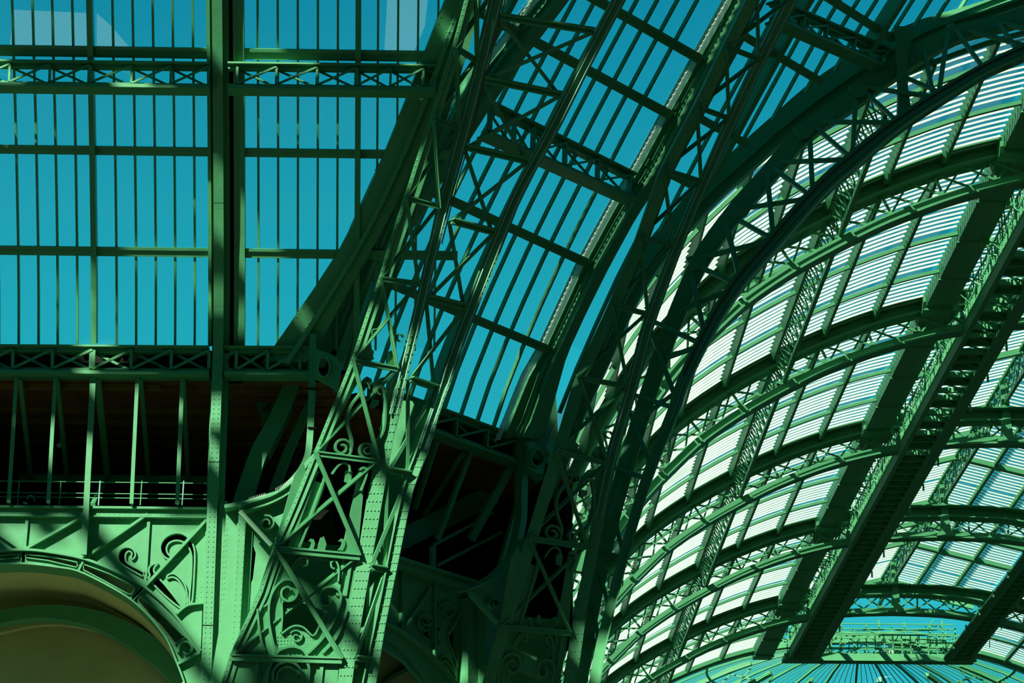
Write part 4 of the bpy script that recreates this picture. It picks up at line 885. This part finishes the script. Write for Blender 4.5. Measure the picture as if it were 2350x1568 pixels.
for a, z, w in (((2176, 70), (2157, 196), .16), ((1965, 211), (1958, 330), .16), ((1858, 300), (1864, 428), .16), ((1760, 392), (1772, 520), .16), ((2210, 67), (2350, 104), .14), ((2189, 64), (2250, 147), .14), ((1971, 199), (2048, 269), .14), ((1971, 199), (2127, 220), .14),
        ((1876, 280), (2039, 281), .14), ((1870, 291), (1944, 355), .14), ((1782, 373), (1925, 367), .14), ((1769, 382), (1852, 444), .14), ((1696, 480), (1843, 458), .14), ((1677, 495), (1769, 547), .15), ((1595, 596), (1763, 553), .15), ((1589, 605), (1687, 651), .15), ((1665, 507), (1696, 633), .17), ((1586, 624), (1613, 752), .16),
        ((1549, 718), (1677, 666), .15), ((1509, 743), (1601, 786), .14), ((1500, 777), (1545, 899), .15), ((1505, 830), (1590, 800), .14), ((1457, 908), (1540, 934), .13), ((1470, 960), (1545, 905), .13), ((1411, 1074), (1476, 1096), .13), ((1450, 960), (1490, 1060), .13), ((1370, 1267), (1420, 1278), .12), ((1400, 1150), (1428, 1262), .13), ((1440, 1050), (1400, 1180), .12), ((1350, 1469), (1372, 1474), .12), ((1375, 1310), (1402, 1410), .12), ((1360, 1380), (1375, 1480), .12),
        ((2290, 50), (2400, 80), .14), ((2290, 50), (2330, 110), .14), ((2120, 110), (2140, 212), .14), ((2060, 170), (2140, 205), .12)):
    e = ((z[0] - a[0]) * .09, (z[1] - a[1]) * .09); obj('lattice_bar', MB().beam(onY(a[0] - e[0], a[1] - e[1], 88.5), onY(z[0] + e[0], z[1] + e[1], 87.45), w, .12), GREEN, fa)
obj('king_post', MB().ribbon([onY(*p, 87.9) for p in ((2052, 60), (2058, 130), (2062, 200), (2060, 268))], [onY(*p, 87.9) for p in ((2100, 60), (2082, 130), (2084, 200), (2092, 256))], .3), GREEN, fa)
for xy, w in (((1846, 300), 26), ((1700, 480), 26), ((1600, 600), 26), ((1971, 205), 24)):
    obj('gusset', MB().plate([onY(xy[0] + dx, xy[1] + dy, 88.15) for dx, dy in ((-w, -8), (0, -w * .7), (w, -4), (w * .5, w * .6), (-w * .4, w * .8))], [], .1, NW), GREEN, fa)

# ================================================================== THE LONG VAULT
PF = [(4.0, 24), (4.2, 27), (4.7, 29.8), (5.4, 31.8), (6.5, 34.2), (7.8, 36.4), (9.2, 38.15), (10.5, 39.5), (11.4, 40.35), (13.5, 41.85), (16.5, 43.55), (18.5, 44.45), (20.4, 45.15), (22.6, 45.75), (24.2, 46.05), (26.6, 46.35), (29.6, 46.45)]
AX = 29.6
PF = [(x, z) for x, z in dense(PF, 4)]
PF = PF + [(2 * AX - x, z) for x, z in reversed(PF[:-1])]
SS = [0]
for (a, c), (d, e) in zip(PF, PF[1:]): SS.append(SS[-1] + math.hypot(d - a, e - c))
def pf(s):
    s = max(0, min(SS[-1] - 1e-4, s)); lo, hi = 0, len(SS) - 1
    while hi - lo > 1:
        m = (lo + hi) // 2
        if SS[m] <= s: lo = m
        else: hi = m
    f = (s - SS[lo]) / (SS[hi] - SS[lo]); a, c = PF[lo], PF[hi]
    j, k = PF[max(0, lo - 1)], PF[min(len(PF) - 1, hi + 1)]; tx, tz_ = k[0] - j[0], k[1] - j[1]; L = math.hypot(tx, tz_)
    return a[0] + (c[0] - a[0]) * f, a[1] + (c[1] - a[1]) * f, -tz_ / L, tx / L
def VP(s, Y, d=0):
    x, z, nx, nz = pf(s); return V((x + nx * d, Y, z + nz * d))
def sX(X):
    lo, hi = 0, SS[-1]
    for _ in range(50):
        m = (lo + hi) / 2
        if pf(m)[0] < X: lo = m
        else: hi = m
    return lo
RIBS = [100.7, 118.2, 136.0, 153.6, 171.0]; YEND = 184.5; YLAN = 177.5; BAY = 17.6
ORD = ['first lattice rib behind the front arch, cut by the right frame edge', 'second lattice rib of the vault behind the front arch', 'third lattice rib of the vault, middle of the five', 'fourth lattice rib of the vault', 'farthest lattice rib of the vault, before the glass apse']
sA_, sB_ = sX(4.5), sX(2 * AX - 16)
for i, Y in enumerate(RIBS):
    r = thing('vault_rib', ORD[i], 'arch rib', V((6.5, Y, 24)), 'lattice ribs spanning the long vault')
    n = 60; ss = [sA_ + (sB_ - sA_) * k / n for k in range(n + 1)]
    obj('top_chord', MB().ribbon([VP(s, Y, .22) for s in ss], [VP(s, Y, -.22) for s in ss], .5), GREEN, r)
    obj('top_flange', MB().ribbon([VP(s, Y - .25, -.2) for s in ss], [VP(s, Y - .25, -.3) for s in ss], 1.0), GREEN, r)
    obj('cover_flange', MB().ribbon([VP(s, Y - .75, .2) for s in ss], [VP(s, Y + .5, .2) for s in ss], .06), GREEN, r)
    obj('bottom_chord', MB().ribbon([VP(s, Y, -1.12) for s in ss], [VP(s, Y, -1.46) for s in ss], .35), GREEN, r)
    obj('bottom_flange', MB().ribbon([VP(s, Y - .2, -1.42) for s in ss], [VP(s, Y - .2, -1.52) for s in ss], .8), GREEN, r)
    m = int((sB_ - sA_) / 1.15)
    for k in range(m):
        a, z = sA_ + (sB_ - sA_) * k / m, sA_ + (sB_ - sA_) * (k + 1) / m
        px = proj(VP(a, Y, -.6))
        if not (-200 < px[0] < 2800 and -350 < px[1] < 1800): continue
        if k % 2 == 0: obj('web_post', MB().beam(VP(a, Y + .1, -.2), VP(a, Y + .1, -1.2), .1, .1), GREEN, r)
        obj('web_brace', MB().beam(VP(a, Y + .05, -.25), VP(z, Y + .05, -1.15), .085, .06), GREEN, r)
        obj('web_brace', MB().beam(VP(z, Y + .16, -.25), VP(a, Y + .16, -1.15), .085, .06), GREEN, r)
    zb_ = pf(SS[-1] / 2)[1] - 1.45
    obj('ridge_hanger', MB().ribbon([V((AX - w, Y - .3, z)) for w, z in ((.22, 48.2), (.2, 46.9), (.22, 46.0), (.3, 45.4), (.55, zb_))], [V((AX + w, Y - .3, z)) for w, z in ((.22, 48.2), (.2, 46.9), (.22, 46.0), (.3, 45.4), (.55, zb_))], .3), GREEN, r)
# glazing, purlins, rafters and shading slats
vault = thing('ceiling', 'long glazed barrel vault shaded by rows of white slats', None, V((AX, 90, 24)), kind='structure')
purX = [8.2, 9.7, 11.3, 13.3, 15.5, 17.8, 20.1, 22.4]
purS = [sX(8.2) - 9.0, sX(8.2) - 6.6, sX(8.2) - 4.4, sX(8.2) - 2.2] + [sX(x) for x in purX]
purR = [SS[-1] - s for s in reversed(purS)]
YA = 89.8
def yline(f, y0=YA, y1=YEND, n=2): return [f(y0 + (y1 - y0) * k / n) for k in range(n + 1)]
def lan(X, Y, d=0): return V((X, Y, 48.6 - .25 * abs(X - AX) + d))
for s in purS + purR:
    nx = V((pf(s)[2], 0, pf(s)[3]))
    obj('purlin', MB().sweep([VP(s, YA, .12), VP(s, YEND, .12)], .17, .38, -nx), GREEN, vault)
lanX = [23.0, 25.3, 27.45, AX, 31.75, 33.9, 36.2]
for X in lanX[1:-1]: obj('purlin', MB().sweep([lan(X, YA, -.05), lan(X, YLAN, -.05)], .18, .4, V((0, 0, -1))), GREEN, vault)
def purlin_truss(fTop, fBot, pitch=1.1, ye=YEND):
    obj('truss_chord', MB().sweep([fBot(YA), fBot(ye)], .16, .2, V((0, 0, -1))), GREEN, vault)
    mb = MB(); y = YA; k = 0
    while y < ye - pitch:
        mb.beam(fTop(y), fBot(y + pitch), .06, .06, V((1, 0, 0))); mb.beam(fBot(y), fTop(y + pitch), .06, .06, V((1, 0, 0))); mb.beam(fTop(y), fBot(y), .07, .07, V((1, 0, 0))); y += pitch
    obj('truss_lattice', mb, GREEN, vault, kind='stuff')
sTA = sX(15.5)
purlin_truss(lambda y: VP(sTA, y, .2), lambda y: VP(sTA, y, -1.0))
purlin_truss(lambda y: lan(AX, y, -.2), lambda y: lan(AX, y, -1.5), 1.3, YLAN)
purlin_truss(lambda y: VP(SS[-1] - sTA, y, .2), lambda y: VP(SS[-1] - sTA, y, -1.0))
rafY = [RIBS[0] - BAY * .625]
y = RIBS[0] - BAY / 2 + .0
while y < YEND + .1: rafY.append(y); y += BAY / 4
for Y in rafY:
    if min(abs(Y - r_) for r_ in RIBS) < 1.2: continue
    for sa, sz in ((purS[0], sX(22.6)), (SS[-1] - sX(22.6), purR[-1])):
        n = 26; ss = [sa + (sz - sa) * k / n for k in range(n + 1)]
        obj('rafter', MB().ribbon([VP(s, Y, .16) for s in ss], [VP(s, Y, .03) for s in ss], .12), GREEN, vault)
        obj('rafter_flange', MB().ribbon([VP(s, Y - .03, .04) for s in ss], [VP(s, Y - .03, -.0) for s in ss], .18), GREEN, vault)
    for Xa, Xz in ((23.0, AX), (AX, 36.2)):
        if Y > YLAN: continue
        obj('rafter', MB().ribbon([lan(Xa, Y, -.05), lan(Xz, Y, -.05)], [lan(Xa, Y, -.36), lan(Xz, Y, -.36)], .14), GREEN, vault)
        obj('rafter_flange', MB().ribbon([lan(Xa, Y - .06, -.33), lan(Xz, Y - .06, -.33)], [lan(Xa, Y - .06, -.4), lan(Xz, Y - .06, -.4)], .26), GREEN, vault)
slats = []
PITCH_S, FIN = .5, .095
cells = [('v', a, z) for a, z in zip(purS, purS[1:])] + [('v', a, z) for a, z in zip(purR, purR[1:])] + [('l', a, z) for a, z in zip(lanX, lanX[1:])]
for y0, y1 in zip(rafY, rafY[1:]):
    for kd, a, z in cells:
        if kd == 'l' and y1 > YLAN + 1: continue
        f = (lambda t, Y, d: VP(a + (z - a) * t, Y, d)) if kd == 'v' else (lambda t, Y, d: lan(a + (z - a) * t, Y, d))
        g = .16 / abs(z - a)
        L = [f(g + (1 - 2 * g) * t, y0, .55 if kd == 'v' else .2) for t in (0, .5, 1)]; R = [f(g + (1 - 2 * g) * t, y1, .55 if kd == 'v' else .2) for t in (0, .5, 1)]
        L2 = [f(t, y0, .62 if kd == 'v' else .3) for t in (0, .5, 1)]; R2 = [f(t, y1, .62 if kd == 'v' else .3) for t in (0, .5, 1)]
        q = proj(f(.5, (y0 + y1) / 2, .4))
        if -200 < q[0] < 2800 and -350 < q[1] < 1850: obj('pane', MB().ribbon(L2, R2, .012), TINTED, vault)
        m = int((y1 - y0 - .3) / PITCH_S)
        for k in range(m):
            yy = y0 + .3 + (y1 - y0 - .3) * k / m
            q = proj(f(.5, yy, .4))
            if not (-200 < q[0] < 2800 and -350 < q[1] < 1850): continue
            A = [f(g + (1 - 2 * g) * t, yy, .17 if kd == 'v' else -.22) for t in (0, .5, 1)]; B = [f(g + (1 - 2 * g) * t, yy + .06, .17 + FIN if kd == 'v' else -.22 + FIN) for t in (0, .5, 1)]
            pa, pz = proj(A[0]), proj(A[2]); Wg = [f(g + (1 - 2 * g) * t, yy + .19, (.17 if kd == 'v' else -.22) + FIN + .01) for t in (0, .5, 1)]; slats.append((math.hypot(pa[0] - pz[0], pa[1] - pz[1]) / yy * (1 if 0 < q[0] < 2350 and 0 < q[1] < 1568 else .01), A, B, Wg))
slats.sort(key=lambda t: -t[0]); rest = MB()
for i, (w, A, B, Wg) in enumerate(slats):
    if i < 300: obj('slat', MB().ribbon(A, B, .015).ribbon(B, Wg, .012), SLAT, vault)
    else: rest.ribbon(A, B, .015).ribbon(B, Wg, .012)
obj('slats', rest, SLAT, vault, kind='stuff', label='rows of translucent white shading slats')
# box beams along the lantern
for sgn, lab in ((-1, 'dark box beam along the left edge of the lantern'), (1, 'dark box beam along the right edge of the lantern')):
    bx = thing('box_beam', lab, 'beam', V((AX + sgn * 6.5, YA, 45.2)), 'box beams of the lantern')
    x0, x1 = sorted((AX + sgn * 7.3, AX + sgn * 6.05))
    obj('web', MB().box((x0, YA, 45.35), (x1, YEND + 1, 45.8)), GREEN, bx)
    for Y in RIBS: obj('sleeve', MB().box((x0 - .12, Y - .9, 45.2), (x1 + .12, Y + .9, 45.95)), GREEN, bx)
    for Y in rafY: obj('cleat', MB().box((x0 - .06, Y - .12, 45.28), (x1 + .06, Y + .12, 45.36)), GREEN, bx)
# catwalks
def catwalk(label, x0, x1, sgn):
    c = thing('catwalk', label, 'catwalk', V(((x0 + x1) / 2, YA, 44.4)), 'catwalks under the lantern')
    ya, yz = YA + 1, 181.0
    for x in (x0, x1): obj('side_beam', MB().box((x - .12, ya, 44.25), (x + .12, yz, 44.75)), GREEN, c)
    obj('side_beam', MB().box((x1 - .02 if sgn < 0 else x0 - .5, ya, 44.3), (x1 + .5 if sgn < 0 else x0 + .02, yz, 44.42)), GREEN, c)
    y = ya; k = 0
    while y < yz - 1:
        obj('cross_beam', MB().box((x0, y - .08, 44.28), (x1, y + .08, 44.5)), GREEN, c)
        obj('deck_brace', MB().beam(V((x0, y, 44.4)), V((x1, y + 1.1, 44.4)), .07, .06, V((0, 0, 1))), GREEN, c)
        if k % 11 in (0, 3, 5, 6, 8) or y > 135: obj('deck_plate', MB().box((x0, y, 44.52), (x1, y + 1.1, 44.56)), GREEN, c)
        y += 1.1; k += 1
    xe = x0 if sgn < 0 else x1
    for z in (45.0, 45.55, 46.1): obj('rail', MB().box((xe - .04, ya, z - .035), (xe + .04, yz, z + .035)), GREEN, c)
    mb = MB(); y = ya; rr = random.Random(3)
    while y < yz - .6:
        mb.beam(V((xe, y, 44.6)), V((xe, y, 46.1)), .06, .06, V((1, 0, 0))); mb.beam(V((xe, y, 44.7)), V((xe, y + .6, 46.05)), .045, .04, V((1, 0, 0))); mb.beam(V((xe, y + .6, 44.7)), V((xe, y, 46.05)), .045, .04, V((1, 0, 0)))
        if rr.random() < .75:
            xx = xe - sgn * -1 * rr.uniform(.2, 1.2); mb.beam(V((xx, y, 44.9)), V((xx + rr.uniform(-.1, .1), y + rr.uniform(-.3, .3), 46.4)), .06, .05, V((1, 0, 0)))
        if rr.random() < .5: mb.beam(V((xe, y, 45.2)), V((xe + sgn * 1.0, y + rr.uniform(-.4, .4), rr.uniform(45.2, 46.2))), .05, .05, V((0, 0, 1)))
        y += .6
    obj('rail_lattice', mb, GREEN, c, kind='stuff')
    y = ya + 2
    while y < yz:
        xo = x1 + .55 if sgn < 0 else x0 - .55
        obj('hanger', MB().beam(V((xo, y, 44.5)), V((xo, y, 44.0)), .09, .09, V((1, 0, 0))), GREEN, c); y += 4.4
catwalk('long dark catwalk running diagonally under the left side of the lantern', 24.2, 25.65, -1)
catwalk('catwalk at lower right running under the right side of the lantern', 34.7, 36.0, 1)
# cross platform at the far end, with its machinery
cp = thing('cross_platform', 'far cross platform with railings closing the two catwalks', 'platform', V((AX, 181, 44.3)))
obj('deck', MB().box((23.8, 180.6, 44.3), (36.4, 182.0, 44.55)), GREEN, cp)
obj('front_beam', MB().box((23.8, 180.4, 44.15), (36.4, 180.6, 44.62)), GREEN, cp)
for z in (44.95, 45.4, 45.9): obj('rail', MB().box((23.8, 180.45, z - .04), (36.4, 180.53, z + .04)), GREEN, cp)
rr = random.Random(11)
for k in range(22): obj('baluster', MB().box((24 + k * .58 - .03, 180.45, 44.5), (24 + k * .58 + .03, 180.53, 45.9)), GREEN, cp)
for k in range(11): obj('brace', MB().beam(V((24 + k * 1.12, 180.7, 44.6)), V((24 + k * 1.12 + rr.uniform(.5, 1.2), 180.7, 45.9)), .06, .05), GREEN, cp)
for k in range(16): obj('frame_bar', MB().beam(V((rr.uniform(24, 35), 181.5, rr.uniform(44.7, 46.3))), V((rr.uniform(24, 35), 181.5, rr.uniform(44.7, 46.6))) if k % 4 == 0 else V((24.3 + k * .7, 181.4, 46.5)) , .07, .06), GREEN, cp)
for k in range(14): obj('frame_post', MB().box((24.4 + k * .84 - .05, 181.6, 44.6), (24.4 + k * .84 + .05, 181.7, 46.6 + (k * 7 % 5) * .15)), GREEN, cp)
for k in range(44):
    xa, za = rr.uniform(24.4, 34.8), rr.uniform(44.9, 47.0); obj('frame_brace', MB().beam(V((xa, 181.5, za)), V((xa + rr.uniform(-.9, .9), 181.5, za + rr.uniform(-.7, .7))), .06, .05), GREEN, cp)
for k in range(7): obj('shelf_bar', MB().box((24.4, 181.3, 44.9 + k * .32), (35.2, 181.4, 44.96 + k * .32)), GREEN, cp)
sp_ = thing('spotlight', 'small pale spotlight standing on the far cross platform', 'lamp', onY(2042, 1497, 180.9))
obj('head', MB().plate([onY(*p, 180.9) for p in ((2034, 1490), (2042, 1479), (2052, 1478), (2055, 1494), (2050, 1500), (2036, 1500))], [], .3, NW), WHITE, sp_)
obj('yoke', MB().beam(onY(2042, 1488, 180.9), onY(2043, 1508, 180.9), .08, .2), GREEN, sp_)

# ================================================================== GLASS APSE at the far end
ap = thing('window_3', 'clear glass apse closing the far end of the vault', None, V((AX, YEND, 30)), kind='structure')
def AP(th, rho, d=0):
    x, z, nx, nz = pf(sX(AX - rho)) if rho > .3 else (AX, 46.45, 0, 1)
    q = (AX - x) + (-nx) * d; return V((AX + q * math.sin(th), YEND + 1.0 + q * math.cos(th), z + nz * d))
rhos = [20.6, 19.6, 18, 16, 14, 12, 10, 8, 6, 4, 2.5]
nb = 60
for k in range(nb + 1):
    th = -math.pi / 2 + math.pi * k / nb
    w = .16 if k % 5 == 2 else .045
    rh = rhos
    side = V((math.cos(th), -math.sin(th), 0))
    L = [AP(th, r, .0) - side * w / 2 for r in rh]; R = [AP(th, r, .0) + side * w / 2 for r in rh]
    obj('mullion' if k % 5 == 2 else 'glazing_bar', MB().ribbon(L, R, .04 if w < .1 else .15), GREEN, ap)
for r in (19, 16.5, 13.2, 10.3):
    P = [AP(-math.pi / 2 + math.pi * k / 48, r, -.06) for k in range(49)]
    Q = [AP(-math.pi / 2 + math.pi * k / 48, r + .14, -.06) for k in range(49)]
    obj('ring_bar', MB().ribbon(P, Q, .12), GREEN, ap)
rc = [20.6, 16.5, 13.2, 10.3, 7.2, 4.4, 2.4]
for k in range(nb):
    for ra, rb in zip(rc, rc[1:]):
        t0_, t1_ = -math.pi / 2 + math.pi * k / nb, -math.pi / 2 + math.pi * (k + 1) / nb
        q = proj(AP((t0_ + t1_) / 2, (ra + rb) / 2, .1))
        if not (-200 < q[0] < 2800 and 1250 < q[1] < 1850): continue
        rs_ = [ra + (rb - ra) * j / 3 for j in range(4)]
        obj('pane', MB().ribbon([AP(t0_, r, .08) for r in rs_], [AP(t1_, r, .08) for r in rs_], .012), GLASS, ap)
for k, th in enumerate((-1.25, -.8, -.32, .32, .8, 1.25)):
    rb = thing('apse_rib', '%s lattice rib of the glass apse' % ['leftmost', 'second from left', 'third from left', 'fourth from left', 'fifth from left', 'rightmost'][k], 'arch rib', AP(th, 20.4, -.5), 'lattice ribs of the apse')
    rh = [20.4, 19, 17, 15, 13, 11, 9, 7.5]; side = V((math.cos(th), -math.sin(th), 0))
    obj('top_chord', MB().ribbon([AP(th, r, -.1) - side * .16 for r in rh], [AP(th, r, -.1) + side * .16 for r in rh], .3), GREEN, rb)
    obj('bottom_chord', MB().ribbon([AP(th, r, -1.3) - side * .14 for r in rh], [AP(th, r, -1.3) + side * .14 for r in rh], .2), GREEN, rb)
    for a, z in zip(rh, rh[1:]):
        obj('web_brace', MB().beam(AP(th, a, -.2), AP(th, z, -1.2), .1, .07, side), GREEN, rb); obj('web_brace', MB().beam(AP(th, a, -1.2), AP(th, z, -.2), .1, .07, side), GREEN, rb)
ea = thing('vault_rib', 'plain end arch where the shaded vault meets the glass apse', 'arch rib', V((6.5, YEND, 24)))
ss = [sA_ + (sB_ - sA_) * k / 60 for k in range(61)]
obj('chord', MB().ribbon([VP(s, YEND, .5) for s in ss], [VP(s, YEND, -.1) for s in ss], .5), GREEN, ea)
for Xa, Xz in ((23.4, AX), (AX, 35.8)): obj('gable_bar', MB().beam(lan(Xa, YLAN, 0), lan(Xz, YLAN, 0), .3, .3), GREEN, ea)

# ================================================================== UNSEEN ROOF added over the hall to shade and dapple the sun
from mathutils import noise
rf = MB(); ZR = 56.0; stp = .6
y = 26.0
while y < 58:
    run = None; x = -70.0
    while x <= 75.01:
        n1 = noise.noise(V((x * .33, y * .42, 3.1))) + .5 * noise.noise(V((x * .9, y * 1.1, 7.7)))  # noise openings, tuned by zone for the sun patches they throw
        if y > 46.5: op = not (n1 > (.3 if -27 < x < -17 and y < 51 else .02 if -32 < x < -10 else .14))
        else: op = n1 > (.34 if -39 < x < -25 and 31 < y < 44 else .08) or (int((x + 70) / .6) % 8 == 0)
        if op and run is None: run = x
        if not op and run is not None: rf.box((run, y, ZR), (x, y + stp + .01, ZR + .25)); run = None
        x += .6
    if run is not None: rf.box((run, y, ZR), (75, y + stp + .01, ZR + .25))
    y += stp
# closed roof strips with two slits added so sun reaches the white seals
sun_slits = [sorted((R.y, R.x) for R in (P + SUN * ((ZR - P.z) / SUN.z) for P in sl_)) for sl_ in SEALS]
y = 58.0
while y < 77:
    cuts = sorted((interp(t, y + .12) - .32, interp(t, y + .12) + .2) for t in sun_slits if t[0][0] - .3 < y < t[-1][0] + .3); x = -70.0 if y < 62 else interp([(58.0, -19.0), (64.2, -11.6), (70.2, -3.7), (74.2, 3.2), (78.0, 11.0)], y) - 1.0  # edge cut back along the arch so sun reaches the slats behind
    for c0, c1 in cuts:
        if c0 > x: rf.box((x, y, ZR), (c0, y + .25, ZR + .06))
        x = max(x, c1)
    rf.box((x, y, ZR), (75, y + .25, ZR + .06)); y += .24
for k in range(12): rf.box((-70, -30 + k * 4.8, ZR), (75, -30 + k * 4.8 + 3.2, ZR + .4))
for k in range(13): rf.box((-70 + k * 12, -30, ZR - .6), (-69 + k * 12, 26.2, ZR))
obj('ceiling', rf, ROOFM, kind='structure')  # out-of-view sun blocker, shaped for the light it lets through

# ------------------------------------------------------------------ tidy
for o in scene.objects:
    if '_b' in o.keys(): del o['_b']
